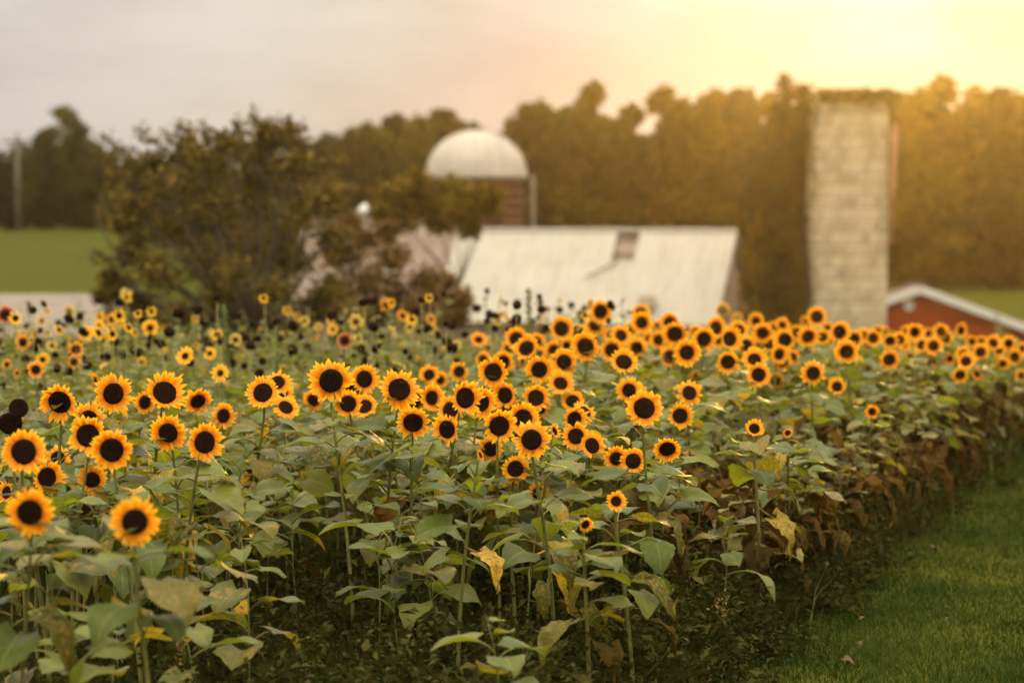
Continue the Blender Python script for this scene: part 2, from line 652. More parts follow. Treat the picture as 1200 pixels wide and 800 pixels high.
def tree_meshes(name, H, W, crown0, nb, per, leaf, mat, seed, shape='round', trunk_r=0.16):
    """trunk (with limbs) and crown mesh for a tree of height H, crown width W, crown starting at crown0*H"""
    rg = np.random.default_rng(seed)
    cs, rs = [], []
    for i in range(nb):
        t = (i + rg.random()) / nb
        z = H * (crown0 + (0.97 - crown0) * t)
        if shape == 'round':
            wr = math.sin(math.pi * min(1, 0.22 + 0.76 * t)) ** 0.6
        elif shape == 'cone':
            wr = (1 - t) ** 0.8 + 0.08
        else:
            wr = 0.55 + 0.45 * math.sin(math.pi * t)
            wr *= 1 - 0.55 * t ** 3
        a = rg.random() * 2 * math.pi
        rad = W / 2 * wr * math.sqrt(rg.uniform(0.1, 1.0)) * 0.85
        cs.append((rad * math.cos(a), rad * math.sin(a), z))
        rs.append(W * rg.uniform(0.12, 0.24) * (0.6 + 0.4 * wr))
    pts = blob_points(cs, rs, [per] * nb, rg)
    v, q = leaf_cloud(pts, leaf, rg)
    crown = np_mesh(name + '_crown', v, q, mat)
    b = MB()
    lean = rg.normal(size=2) * 0.04 * H
    tp = [(lean[0] * t * t, lean[1] * t * t, H * 0.92 * t) for t in np.linspace(-0.03, 1, 9)]
    b.tube(tp, [trunk_r * (1.25 - t) for t in np.linspace(0, 1, 9)], 7)
    for c in cs[::max(1, nb // 16)]:
        c = Vector(c)
        z0 = max(0.15 * H, c.z - 0.8 * math.hypot(c.x, c.y) - 0.05 * H)
        s = Vector((lean[0] * (z0 / H) ** 2, lean[1] * (z0 / H) ** 2, z0))
        m = s.lerp(c, 0.5) + Vector((0, 0, -0.04 * H))
        b.tube([s, m, c], [trunk_r * 0.4, trunk_r * 0.28, trunk_r * 0.12], 5)
    return b.mesh(name + '_trunk', M['bark'], True), crown


def place_tree(name, meshes, loc, label, group, sc=(1, 1, 1), rz=0.0, crown_mat_=None):
    o = empty(name, loc, rz)
    o.scale = sc
    tagp(o, label, 'tree', group)
    link('trunk', meshes[0], o)
    link('crown', meshes[1], o)
    return o


ORD = ['first', 'second', 'third', 'fourth', 'fifth', 'sixth', 'seventh', 'eighth', 'ninth', 'tenth', 'eleventh', 'twelfth', 'thirteenth', 'fourteenth', 'fifteenth', 'sixteenth', 'seventeenth', 'eighteenth', 'nineteenth', 'twentieth', 'twenty-first', 'twenty-second', 'twenty-third', 'twenty-fourth', 'twenty-fifth', 'twenty-sixth', 'twenty-seventh', 'twenty-eighth', 'twenty-ninth', 'thirtieth', 'thirty-first', 'thirty-second']

V = []
V.append(tree_meshes('broad_tree', 12, 6.5, 0.02, 44, 190, 0.55, M['wood_crown'], 11, 'round'))
V.append(tree_meshes('tall_tree', 12, 4.6, 0.02, 46, 165, 0.50, M['wood_gold'], 12, 'column'))
V.append(tree_meshes('spire_tree', 12, 4.2, 0.02, 42, 150, 0.46, M['wood_crown'], 13, 'cone'))
V.append(tree_meshes('domed_tree', 12, 6.0, 0.02, 44, 190, 0.55, M['wood_gold'], 14, 'round'))
V.append(tree_meshes('loose_tree', 12, 5.2, 0.04, 34, 110, 0.42, M['wood_crown'], 15, 'column'))
V.append(tree_meshes('tall_green_tree', 12, 4.6, 0.02, 46, 165, 0.50, M['wood_crown'], 16, 'column'))
V.append(tree_meshes('domed_green_tree', 12, 6.0, 0.02, 44, 190, 0.55, M['wood_crown'], 17, 'round'))
KIND_WORD = ['broad', 'tall golden', 'pointed', 'rounded golden', 'loose airy', 'tall green', 'rounded green']

# (x px, top y px, base y px, depth, variant, width factor)
LEFT_WOOD = [(4, 188, 273, 143, 2, 1.3), (52, 152, 273, 147, 0, .7), (96, 146, 273, 149, 4, .9), (132, 176, 274, 144, 2, 1.2), (-20, 190, 273, 150, 0, 1.0), (30, 180, 273, 146, 4, .9), (76, 124, 273, 150, 4, 1.15), (112, 172, 273, 146, 0, .9), (158, 186, 276, 150, 3, .9), (205, 178, 280, 150, 0, 1.0),
             (255, 172, 285, 150, 3, 1.0), (300, 165, 290, 150, 0, .9), (345, 160, 295, 150, 2, 1.2)]
RIGHT_WOOD = [(372, 166, 330, 147, 2, 1.2), (412, 152, 332, 143, 3, .8), (446, 150, 335, 148, 0, .7), (492, 138, 340, 146, 3, .8), (532, 142, 340, 150, 1, .9), (570, 156, 340, 147, 3, .8), (610, 140, 340, 148, 0, .8), (390, 158, 330, 150, 0, .9), (430, 146, 335, 146, 3, .8), (462, 134, 335, 150, 1, .9), (515, 128, 340, 150, 2, 1.5), (548, 146, 340, 146, 0, .8),
              (590, 158, 340, 152, 0, .8), (628, 122, 345, 142, 3, .95), (690, 98, 345, 140, 1, .9), (665, 128, 345, 146, 0, .8), (735, 124, 345, 138, 1, 1.0), (782, 104, 345, 140, 3, .8), (830, 108, 345, 138, 1, 1.1),
              (872, 106, 345, 140, 0, .8), (905, 112, 345, 146, 3, .8), (978, 118, 345, 146, 0, .9), (1052, 112, 345, 140, 1, 1.0), (1100, 92, 345, 136, 3, .9), (1142, 104, 345, 140, 1, 1.0), (1186, 106, 345, 134, 0, .9), (1236, 100, 345, 136, 3, .9), (1290, 110, 345, 138, 0, .9)]


def plant_wood(rows, where, grp):
    rows = sorted(rows)
    for i, (px, ty, by, Y, v, wf) in enumerate(rows):
        if px < 640:
            v = {1: 5, 3: 6}.get(v, v)
        top = at(px, ty, Y)
        zg = float(ground_z(top.x, Y)) - 0.1
        s = (top.z - zg) / 12.0
        place_tree('woodland_tree', V[v], (top.x, Y, zg), f'{KIND_WORD[v]} woodland tree, {ORD[i]} from left in {where}', grp,
                   (s * wf, s * wf, s), rng.random() * 6.28)


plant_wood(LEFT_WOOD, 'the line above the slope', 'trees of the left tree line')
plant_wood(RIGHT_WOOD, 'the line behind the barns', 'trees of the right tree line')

# dense wood on the rising ground behind the front rows
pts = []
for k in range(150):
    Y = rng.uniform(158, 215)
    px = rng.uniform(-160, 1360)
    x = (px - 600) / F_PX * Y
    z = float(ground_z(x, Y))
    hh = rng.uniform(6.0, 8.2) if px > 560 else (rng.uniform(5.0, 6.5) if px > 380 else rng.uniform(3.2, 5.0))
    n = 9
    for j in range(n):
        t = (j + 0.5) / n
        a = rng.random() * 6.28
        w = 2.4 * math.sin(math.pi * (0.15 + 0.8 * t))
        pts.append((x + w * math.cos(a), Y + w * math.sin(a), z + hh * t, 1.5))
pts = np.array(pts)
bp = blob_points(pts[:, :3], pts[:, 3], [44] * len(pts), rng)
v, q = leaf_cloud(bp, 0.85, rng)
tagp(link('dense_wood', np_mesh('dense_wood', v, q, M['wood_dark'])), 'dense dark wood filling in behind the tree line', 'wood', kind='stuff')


# ------------------------------------------------------------------ big bushy tree, shrubs
def limb_tree(name, base, label, cat, blobs, radii, per, leaf, mat, seed, trunk_r, fork_z, extra_sprigs=(), group=None):
    """blobs in world coordinates"""
    rg = np.random.default_rng(seed)
    o = empty(name, base)
    tagp(o, label, cat, group)
    base = np.array(base)
    cs = np.array(blobs) - base
    pts = blob_points(cs, radii, per, rg, 0.85, 0.25)
    v, q = leaf_cloud(pts, leaf, rg, up=0.1)
    vs, qs = [v], [q]
    b = MB()
    fork = Vector((0.05, 0, fork_z))
    b.tube([(0, 0, -0.3), (0.02, 0, fork_z * 0.5), fork], [trunk_r * 1.3, trunk_r, trunk_r * 0.9], 8)
    for c in cs[::2]:
        c = Vector(c)
        m = fork.lerp(c, 0.5) + Vector((rg.normal() * 0.12, rg.normal() * 0.12, 0.15))
        b.tube([fork, fork.lerp(m, 0.5) + Vector((0, 0, .05)), m, c], [trunk_r * 0.55, trunk_r * 0.45, trunk_r * 0.32, trunk_r * 0.1], 5)
        for _ in range(3):
            e = c + Vector(rg.normal(size=3)) * 0.35
            b.tube([m.lerp(c, 0.6), e], [trunk_r * 0.15, trunk_r * 0.05], 4)
    for s0, s1, nl in extra_sprigs:
        s0 = Vector(s0) - Vector(base)
        s1 = Vector(s1) - Vector(base)
        mid = s0.lerp(s1, 0.5) + Vector((0, 0, 0.08))
        b.tube([s0, mid, s1], [0.03, 0.02, 0.008], 4)
        tt = rg.random(nl) ** 0.6
        p = np.array([list(s0.lerp(s1, t)) for t in tt]) + rg.normal(size=(nl, 3)) * 0.07
        v, q = leaf_cloud(p, leaf, rg)
        qs.append(q + sum(len(x) for x in vs))
        vs.append(v)
    link('trunk', b.mesh(name + '_trunk', M['bark'], True), o)
    link('crown', np_mesh(name + '_crown', np.concatenate(vs), np.concatenate(qs), mat), o)
    return o


# bushy old tree on the left: silhouette sampled as (px, py, radius px)
YB = 44.0
sil = []
for px, py, r in [(160, 240, 32), (150, 290, 30), (140, 335, 26), (190, 215, 32), (200, 265, 40), (195, 320, 40), (235, 190, 30), (245, 240, 42), (240, 300, 46), (250, 350, 34),
                  (290, 175, 34), (295, 225, 44), (295, 285, 46), (335, 195, 34), (345, 250, 42), (350, 310, 42), (380, 225, 28), (385, 285, 30), (390, 340, 26), (315, 165, 20),
                  (335, 158, 16), (140, 265, 18), (180, 190, 16), (215, 175, 16), (265, 165, 18), (350, 190, 20), (165, 360, 22), (210, 370, 26), (360, 365, 26), (125, 345, 16), (135, 375, 20), (180, 385, 26), (240, 385, 28), (320, 345, 30), (330, 385, 26), (275, 330, 34), (410, 370, 24)]:
    for k in range(2):
        sil.append((at(px + rng.normal() * 6, py + rng.normal() * 6, YB + rng.normal() * 0.9), r / F_PX * YB))
bx0 = at(292, 395, YB)
spr = []
for a, b_ in [((180, 210), (118, 158)), ((170, 225), (135, 168)), ((205, 190), (160, 152)), ((215, 190), (192, 158)), ((240, 180), (206, 145)), ((270, 170), (255, 158)), ((320, 170), (292, 134)), ((335, 165), (352, 150)),
              ((345, 170), (366, 172)), ((300, 170), (316, 140)), ((170, 235), (128, 196)), ((165, 270), (118, 245)), ((150, 310), (108, 300)), ((360, 205), (398, 188)), ((380, 230), (412, 222)), ((250, 180), (236, 150)), ((285, 165), (278, 146)), ((150, 250), (122, 222)), ((330, 165), (340, 142))]:
    spr.append((at(*a, YB), at(*b_, YB), 80))
limb_tree('bushy_tree', (bx0.x, YB, float(ground_z(bx0.x, YB))), 'big bushy tree with drooping olive brown foliage beyond the sunflowers', 'tree',
          [list(s[0]) for s in sil], [s[1] * .80 for s in sil], [250] * len(sil), 0.125, M['apple_crown'], 21, 0.13, 1.1, spr)

YS = 50.0
sil = []
for px, py, r in [(400, 300, 26), (425, 280, 26), (430, 330, 32), (400, 350, 28), (460, 300, 24), (470, 345, 30), (500, 330, 22), (500, 365, 26), (440, 370, 26), (520, 355, 16), (410, 262, 14), (535, 372, 14), (540, 350, 14), (480, 375, 24), (420, 385, 24), (455, 270, 14), (520, 330, 14)]:
    sil.append((at(px, py, YS + rng.normal() * 0.7), r / F_PX * YS))
b0 = at(452, 395, YS)
limb_tree('russet_shrub', (b0.x, YS, float(ground_z(b0.x, YS))), 'thin russet brown shrub right of the big bushy tree', 'shrub',
          [list(s[0]) for s in sil], [s[1] for s in sil], [340] * len(sil), 0.16, M['brown_crown'], 22, 0.07, 0.5)

YV = 66.0
sil = []
for px, py, r in [(455, 230, 20), (480, 222, 22), (505, 238, 26), (470, 255, 22), (530, 222, 20), (540, 245, 24), (560, 228, 16), (515, 262, 20), (572, 245, 14), (490, 210, 14), (445, 248, 12), (550, 268, 12), (580, 230, 8)]:
    sil.append((at(px, py, YV + rng.normal() * 0.7), r / F_PX * YV))
b0 = at(535, 395, YV)
limb_tree('small_olive_tree', (b0.x, YV, float(ground_z(b0.x, YV))), 'small olive gold tree in front of the domed silo', 'tree',
          [list(s[0]) for s in sil], [s[1] for s in sil], [330] * len(sil), 0.22, M['olive_crown'], 23, 0.05, 3.4)


# ------------------------------------------------------------------ buildings
def metal_roof_b(nt):
    n1 = noise(nt, 0.9, 5, vscale=(1, 1, 1))
    n2 = noise(nt, 1.6, 6, 0.65, vscale=(4.0, 0.55, 0.55))
    c = mixrgb(nt, n1, (0.30, 0.268, 0.22), (0.43, 0.39, 0.33))
    f = N(nt, 'ShaderNodeMapRange', inp={'From Min': 0.50, 'From Max': 0.72})
    nt.links.new(n2, f.inputs[0])
    c = mixrgb(nt, math_node(nt, 'MULTIPLY', f.outputs[0], 0.6), c, (0.24, 0.165, 0.10))
    c = mixrgb(nt, math_node(nt, 'MULTIPLY', obj_random(nt), 0.2), c, (0.42, 0.39, 0.34))
    return principled(nt, c, 0.55, 0.3)


M['metal_roof'] = material('white_sheet_roof', metal_roof_b)
M['old_roof'] = simple('weathered_roof', (0.17, 0.125, 0.10), (0.27, 0.21, 0.17), 1.5, 0.85, 0.1, rnd=0.4, c3=(0.14, 0.10, 0.08))
M['old_wood'] = simple('weathered_boards', (0.20, 0.13, 0.09), (0.36, 0.25, 0.19), 3.0, 0.9, vscale=(1, 1, 0.2), rnd=0.5, c3=(0.14, 0.09, 0.06))
M['dark_wood'] = simple('dark_timber', (0.10, 0.075, 0.055), (0.20, 0.15, 0.12), 4, 0.9)
M['red_paint'] = simple('red_barn_paint', (0.2340, 0.0156, 0.0078), (0.2964, 0.0234, 0.0117), 2.0, 0.85, 0.1, rnd=0.3, c3=(0.2028, 0.0203, 0.0062))
M['white_paint'] = simple('white_trim_paint', (0.5616, 0.5460, 0.5304), (0.6240, 0.6084, 0.5850), 4, 0.6)
M['brown_roof'] = simple('brown_shingles', (0.0702, 0.0390, 0.0273), (0.1170, 0.0663, 0.0468), 5, 0.85)
M['dome'] = simple('silo_dome_metal', (0.2808, 0.2418, 0.2028), (0.4212, 0.3744, 0.3198), 0.8, 0.45, 0.4)
M['silo_red'] = simple('silo_red_tile', (0.045, 0.013, 0.008), (0.085, 0.026, 0.016), 1.6, 0.85, 0.1)
M['stave'] = simple('concrete_stave', (0.3120, 0.2418, 0.1482), (0.5928, 0.4992, 0.3432), 2.2, 0.9, rnd=0.7, c3=(0.2808, 0.2184, 0.1404), bstr=0.3, bdist=0.02)
M['hoop'] = simple('rusty_hoop', (0.12, 0.08, 0.055), (0.25, 0.17, 0.12), 6, 0.7)
M['rust_pipe'] = simple('rust_orange_pipe', (0.2652, 0.1170, 0.0546), (0.3588, 0.1872, 0.1014), 3, 0.7)
M['pole'] = simple('pole_wood', (0.1014, 0.0780, 0.0585), (0.1716, 0.1365, 0.1053), 3, 0.9, vscale=(1, 1, .2))
M['dark_vent'] = simple('vent_grey', (0.16, 0.12, 0.09), (0.24, 0.19, 0.15), 3, 0.8)


def barn(name, label, ridge_r, L, alpha, run, drop, ncol, nrow, missing, mat_roof, wall_h, thick=0.05, boards=True):
    """ridge_r: right end of the ridge; local x along the ridge to the LEFT negative"""
    o = empty(name, (ridge_r.x, ridge_r.y, ridge_r.z - drop - wall_h), -alpha)
    tagp(o, label, 'barn')
    zr = drop + wall_h
    ze = wall_h
    # walls
    b = MB()
    t = 0.12
    rin = run - 0.25
    zin = zr - drop * rin / run - 0.12
    b.box((-L / 2, -rin, zin / 2 - .15), (L - 0.3, t, zin + .3))
    b.build('front_wall', M['old_wood'], o)
    b = MB()
    b.box((-L / 2, rin, zin / 2 - .15), (L - 0.3, t, zin + .3))
    b.build('back_wall', M['old_wood'], o)
    for sx in (-L + 0.2, -0.2):
        if sx > -1 and boards:
            n = 16
            w = 2 * rin / n
            for k in range(n):
                y0 = -rin + k * w
                y1 = y0 + w - 0.012
                za = zr - 0.14 - drop * abs(y0) / run
                zb = zr - 0.14 - drop * abs(y1) / run
                d = 0.03 + 0.012 * (k % 3)
                bb = MB().add([(sx - .03, y0, -.3), (sx + d, y0, -.3), (sx - .03, y1, -.3), (sx + d, y1, -.3), (sx - .03, y0, za), (sx + d, y0, za), (sx - .03, y1, zb), (sx + d, y1, zb)],
                              [(0, 1, 3, 2), (4, 6, 7, 5), (0, 4, 5, 1), (2, 3, 7, 6), (0, 2, 6, 4), (1, 5, 7, 3)])
                bb.build('board', M['old_wood'], o)
        else:
            MB().add([(sx, -rin, -.3), (sx, rin, -.3), (sx, rin, zin), (sx, 0, zr - .14), (sx, -rin, zin), (sx + .1, -rin, -.3), (sx + .1, rin, -.3), (sx + .1, rin, zin), (sx + .1, 0, zr - .14), (sx + .1, -rin, zin)],
                     [(0, 1, 2, 3, 4), (9, 8, 7, 6, 5), (0, 5, 6, 1), (1, 6, 7, 2), (2, 7, 8, 3), (3, 8, 9, 4), (4, 9, 5, 0)]).build('gable_wall', M['old_wood'], o)
    # roof: deck purlins + sheets
    for side in (-1, 1):
        sl = math.hypot(run, drop)
        rf = MB()
        for k in range(6):
            f = (k + 0.35) / 6
            c = (-L / 2, side * run * f, zr - drop * f - 0.09)
            rot = Matrix.Rotation(math.atan2(drop, run) * (-side), 3, 'X')
            rf.box(c, (L - 0.05, 0.12, 0.06), rot)
        roof = rf.build('roof', M['dark_wood'], o)
        if side == -1:
            dk = MB()
            rot = Matrix.Rotation(math.atan2(drop, run), 3, 'X')
            dk.box((-L / 2, -run / 2, zr - drop / 2 - 0.16), (L - 0.1, sl - 0.1, 0.03), rot)
            dk.build('deck', M['old_roof'], roof)
        w = L / ncol
        for c_ in range(ncol):
            for r_ in range(nrow if side == -1 else 1):
                nr = nrow if side == -1 else 1
                if side == -1 and (c_, r_) in missing:
                    continue
                f0, f1 = r_ / nr, (r_ + 1) / nr + (0.02 if r_ < nr - 1 else 0.03)
                x1 = -c_ * w + 0.02
                x0 = -(c_ + 1) * w - 0.02
                lift = 0.010 * (c_ % 2) + (0.006 * (nr - r_)) + 0.003 * random.random()
                n_ = Vector((0, side * drop, run)).normalized()
                nrib = 4
                pr = []
                for i in range(nrib * 2 + 1):
                    xx = x0 + (x1 - x0) * i / (nrib * 2)
                    pr.append((xx, 0.018 * (i % 2)))
                vs, fs = [], []
                for xx, hh in pr:
                    for f in (f0, f1):
                        p = Vector((xx, side * run * f, zr - drop * f)) + n_ * (lift + hh + (0.002 if f == f1 else 0))
                        vs += [p, p + n_ * 0.008]
                for i in range(len(pr) - 1):
                    a, bq = i * 4, (i + 1) * 4
                    fs += [(a + 1, a + 3, bq + 3, bq + 1), (a, bq, bq + 2, a + 2), (a + 2, bq + 2, bq + 3, a + 3), (a, a + 1, bq + 1, bq)]
                fs += [(0, 2, 3, 1), (len(vs) - 4, len(vs) - 3, len(vs) - 1, len(vs) - 2)]
                MB().add(vs, fs).build('roof_sheet', mat_roof, roof)
        # rake board on the right end
        rb = MB()
        f = 0.5
        rot = Matrix.Rotation(math.atan2(drop, run) * (-side), 3, 'X')
        rb.box((0.045, side * run * 0.5, zr - drop * 0.5 - 0.11), (0.05, sl, 0.16), rot)
        rb.build('rake_board', M['dark_wood'], o)
    rc = MB()
    rc.tube([(-L, 0, zr + 0.06), (0.03, 0, zr + 0.06)], 0.09, 8)
    rc.build('ridge_cap', mat_roof, o)
    return o, zr, ze


rr = at(863, 272.5, 95)
AL = R(20)
main_barn, zr, ze = barn('barn', 'long barn under a white sheet metal roof with one sheet missing', rr, 11.7, AL, 2.95, 3.45, 12, 3, {(4, 0)}, M['metal_roof'], 2.1)


def on_roof(frac_right, f, lift):     # local point on the near slope
    n_ = Vector((0, -3.45, 2.95)).normalized()
    return Vector((-11.7 * frac_right, -2.95 * f, zr - 3.45 * f)) + n_ * lift


MB().tube([on_roof(0.385, 0.36, 0.16), on_roof(0.49, 0.54, 0.14)], [0.05, 0.03], 6).build('loose_batten', M['dark_wood'], main_barn)
bv = MB()
rotv = Matrix.Rotation(math.atan2(3.45, 2.95), 3, 'X')
bv.box(on_roof(0.245, 0.84, 0.14), (0.55, 0.5, 0.30), rotv)
bv.box(on_roof(0.245, 0.84, 0.31), (0.66, 0.6, 0.05), rotv)
bv.build('roof_vent', M['dark_vent'], main_barn)

rr2 = at(552, 262, 101)
barn2, zr2, ze2 = barn('old_shed', 'old shed with a weathered pinkish roof behind the russet shrub', rr2, 7.2, R(12), 2.9, 3.0, 7, 2, set(), M['old_roof'], 2.0)
cu = empty('roof_ventilator', at(431, 257, 102.5))
tagp(cu, 'small round white ventilator on the ridge of the old shed', 'ventilator')
MB().lathe([(0.02, -0.25), (0.26, -0.25), (0.26, 0.22), (0.42, 0.24), (0.44, 0.34), (0.36, 0.52), (0.18, 0.64), (0.0, 0.68)], 20).build('cowl', M['white_paint'], cu, True)
MB().lathe([(0.02, -0.45), (0.34, -0.45), (0.34, -0.26), (0.02, -0.24)], 20).build('base', M['old_roof'], cu, True)

# domed silo
YD = 112.0
sc_ = F_PX / YD
dc = at(558, 208, YD)
rad = 59 / sc_
gz = float(ground_z(dc.x, YD))
ds = empty('domed_silo', (dc.x, YD, gz))
tagp(ds, 'red brown silo with a pale metal dome', 'silo')
hb = dc.z - gz
body = MB().lathe([(rad * 0.95, -0.3), (rad * 0.95, hb + .05)], 40).build('body', M['silo_red'], ds, True)
for k in range(14):
    z = 0.4 + k * (hb - 0.6) / 13
    MB().lathe([(rad * .952, z - .03), (rad * .962, z - .03), (rad * .962, z + .03), (rad * .952, z + .03)], 40).build('hoop', M['hoop'], body, True)
prof = [(rad * 0.90, hb + 0.0), (rad * 1.02, hb - 0.06), (rad * 1.02, hb + 0.06)]
for k in range(1, 13):
    a = k / 12 * math.pi / 2
    prof.append((rad * math.cos(a) + 0.0, hb + 0.06 + 2.1 * math.sin(a)))
dome = MB().lathe(prof, 40).build('dome', M['dome'], ds, True)
for k in range(20):
    w = 2 * math.pi * k / 20
    ptsd = [((rad * math.cos(a) + .012) * math.cos(w), (rad * math.cos(a) + .012) * math.sin(w), hb + 0.07 + 2.11 * math.sin(a)) for a in np.linspace(0.02, 1.45, 9)]
    MB().tube(ptsd, 0.03, 4).build('dome_rib', M['dome'], dome)
MB().tube([(rad + .28, -.6, 0.0), (rad + .28, -.6, hb + 0.1)], 0.10, 8).build('filler_pipe', M['pole'], ds, True)
for z in (1.2, 3.2, 5.2):
    MB().box((rad + .1, -.45, z), (0.5, 0.06, 0.06), Matrix.Rotation(-.6, 3, 'Z')).build('bracket', M['hoop'], ds)

# concrete stave silo, its staves built one by one on the visible front
YC = 88.0
sc_ = F_PX / YC
cc = at(993, 108, YC)
rad = 47.5 / sc_
gz = float(ground_z(cc.x, YC))
ss = empty('stave_silo', (cc.x, YC, gz))
tagp(ss, 'tall pale concrete stave silo without a roof, hooped with steel', 'silo')
hb = cc.z - gz
MB().lathe([(rad - .14, -0.3), (rad - .05, -.3), (rad - .05, hb - .03), (rad - .14, hb - .03)], 36).build('inner_wall', M['stave'], ss, True)
ncol, nrow = 26, 25
rowh = hb / nrow


def stave_mesh():
    b = MB()
    n = 3
    w = 2 * math.pi / ncol
    g = 0.006 / rad
    vs, fs = [], []
    for i in range(n + 1):
        a = -w / 2 + g + (w - 2 * g) * i / n
        for r_ in (rad - .05, rad):
            for z in (0.008, rowh - 0.008):
                vs.append((r_ * math.cos(a), r_ * math.sin(a), z))
    for i in range(n):
        a, c = i * 4, (i + 1) * 4
        fs += [(a + 2, c + 2, c + 3, a + 3), (a + 1, a + 3, c + 3, c + 1), (a, c, c + 2, a + 2)]
    fs += [(0, 2, 3, 1), (n * 4, n * 4 + 1, n * 4 + 3, n * 4 + 2)]
    return b.add(vs, fs).mesh('stave', M['stave'])


sm = stave_mesh()
back = MB()
smv = [Vector(v.co) for v in sm.vertices]
smf = [tuple(p.vertices) for p in sm.polygons]
cnt = 0
for r_ in range(nrow):
    for c_ in range(ncol):
        a = 2 * math.pi * (c_ + 0.5 * (r_ % 2)) / ncol
        if math.sin(a) < 0.10 and r_ >= 3 and cnt < 300:      # faces the camera and stands above the flowers
            s = link('stave', sm, ss)
            s.location = (0, 0, r_ * rowh)
            s.rotation_euler = (0, 0, a)
            s.scale = (1 + rng.uniform(-.004, .004), 1, 1)
            cnt += 1
        else:
            mt = Matrix.Translation((0, 0, r_ * rowh)) @ Matrix.Rotation(a, 4, 'Z')
            back.add([mt @ v for v in smv], smf)
o = back.build('stave_rows', M['stave'], ss)
o['kind'] = 'stuff'
for r_ in range(1, nrow, 2):
    z = r_ * rowh + rowh * .5
    MB().lathe([(rad - .01, z - .018), (rad + .014, z - .018), (rad + .014, z + .018), (rad - .01, z + .018)], 40).build('hoop', M['hoop'], ss, True)
p0 = at(1049, 146, YC - 1)
p1 = at(1043, 285, YC - 1)
ch = Vector((cc.x, YC, gz))
MB().tube([p0 - ch, p1 - ch], 0.10, 8).build('chute_pipe', M['rust_pipe'], ss, True)
for t in (0.1, 0.5, 0.9):
    pm = (p0 - ch).lerp(p1 - ch, t)
    MB().box(pm + Vector((-.2, .35, 0)), (0.1, 0.9, 0.07), Matrix.Rotation(.45, 3, 'Z')).build('bracket', M['hoop'], ss)

# vine on the left flank and over the rim of the stave silo
pts = []
for k in range(9000):
    t = rng.random()
    z = hb * (t ** 0.8) * 1.02
    a = rng.normal(math.pi * 0.94, 0.22 + 0.12 * math.sin(t * 9)) if rng.random() < 0.84 else rng.uniform(math.pi * .9, 2.1 * math.pi)
    if abs(a - math.pi * 0.97) > 0.85:
        z = hb - abs(rng.normal()) * 0.22 + 0.02
    rr_ = rad + 0.04 + abs(rng.normal()) * 0.14
    pts.append((rr_ * math.cos(a), rr_ * math.sin(a), z))
v, q = leaf_cloud(np.array(pts), 0.17, rng)
vn = empty('climbing_vine', (cc.x, YC, gz))
tagp(vn, 'dark climbing vine covering the left flank and rim of the stave silo', 'vine')
link('foliage', np_mesh('vine_foliage', v, q, M['vine']), vn)
b = MB()
for k in range(5):
    a = math.pi * (0.93 + 0.05 * k)
    b.tube([((rad + .07) * math.cos(a + .12 * math.sin(z * 1.3 + k)), (rad + .07) * math.sin(a + .12 * math.sin(z * 1.3 + k)), z) for z in np.linspace(-.1, hb * .95, 14)], [0.05 * (1.1 - i / 14) for i in range(14)], 5)
b.build('stem', M['bark'], vn, True)

vt = tree_meshes('vine_tree', 12, 3.6, 0.05, 70, 80, 0.26, M['vine'], 31, 'column', 0.14)
tp = at(922, 84, 91)
zg = float(ground_z(tp.x, 91)) - .1
s = (tp.z - zg) / 12
place_tree('slender_tree', vt, (tp.x, 91, zg), 'slender dark tree hugging the left side of the stave silo', None, (s * .62, s * .62, s))
bt = tree_meshes('bushy_sapling', 12, 5.5, 0.02, 60, 80, 0.40, M['olive_crown'], 32, 'round', 0.2)
tp = at(893, 238, 93)
zg = float(ground_z(tp.x, 93)) - .1
s = (tp.z - zg) / 12
place_tree('golden_bush', bt, (tp.x, 93, zg), 'dark golden bush between the white roofed barn and the stave silo', None, (s * .62, s * .62, s))
for px, ty, lab in ((916, 250, 'low dark bush at the left foot of the stave silo'), ):
    tp = at(px, ty, 92)
    zg = float(ground_z(tp.x, 92)) - .1
    s = (tp.z - zg) / 12
    place_tree('dark_bush', V[0], (tp.x, 92, zg), lab, None, (s * .55, s * .55, s), 1.0)

# red barn on the right
YR = 101.0
ap = at(1078, 340, YR)
gz = float(ground_z(ap.x, YR)) - 0.1
rbn = empty('red_barn', (ap.x, YR, gz), R(-7))
tagp(rbn, 'low red barn with white gable trim beside the stave silo', 'barn')
za = ap.z - gz
hw, slope = 5.4, math.tan(R(20))
zed = za - hw * slope
depth = 6.0
nb = 36
w = 2 * hw / nb
for k in range(nb):
    x0 = -hw + k * w
    x1 = x0 + w - 0.012
    z0 = za - abs(x0) * slope - .06
    z1 = za - abs(x1) * slope - .06
    d = 0.05 + 0.008 * (k % 2)
    MB().add([(x0, -d, 0), (x0, 0, 0), (x1, -d, 0), (x1, 0, 0), (x0, -d, z0), (x0, 0, z0), (x1, -d, z1), (x1, 0, z1)],
             [(0, 1, 3, 2), (4, 6, 7, 5), (0, 4, 5, 1), (2, 3, 7, 6), (0, 2, 6, 4), (1, 5, 7, 3)]).build('board', M['red_paint'], rbn)
for sx in (-1, 1):
    MB().box((sx * (hw - .05), depth / 2 + .02, zed / 2), (0.1, depth - .1, zed - .05)).build('side_wall', M['red_paint'], rbn)
    sl = math.hypot(hw + .3, (hw + .3) * slope)
    rot = Matrix.Rotation(sx * math.atan(slope), 3, 'Y')
    MB().box((sx * (hw + .3) / 2, depth / 2 - .1, za - (hw + .3) / 2 * slope + .09), (sl, depth + .5, 0.10), rot).build('roof', M['brown_roof'], rbn)
    MB().box((sx * (hw + .3) / 2, -.40, za - (hw + .3) / 2 * slope + .045), (sl, 0.07, 0.30), rot).build('gable_trim', M['white_paint'], rbn)
MB().box((0, depth - .05, zed / 2), (2 * hw - .2, 0.1, zed - .05)).build('back_wall', M['red_paint'], rbn)
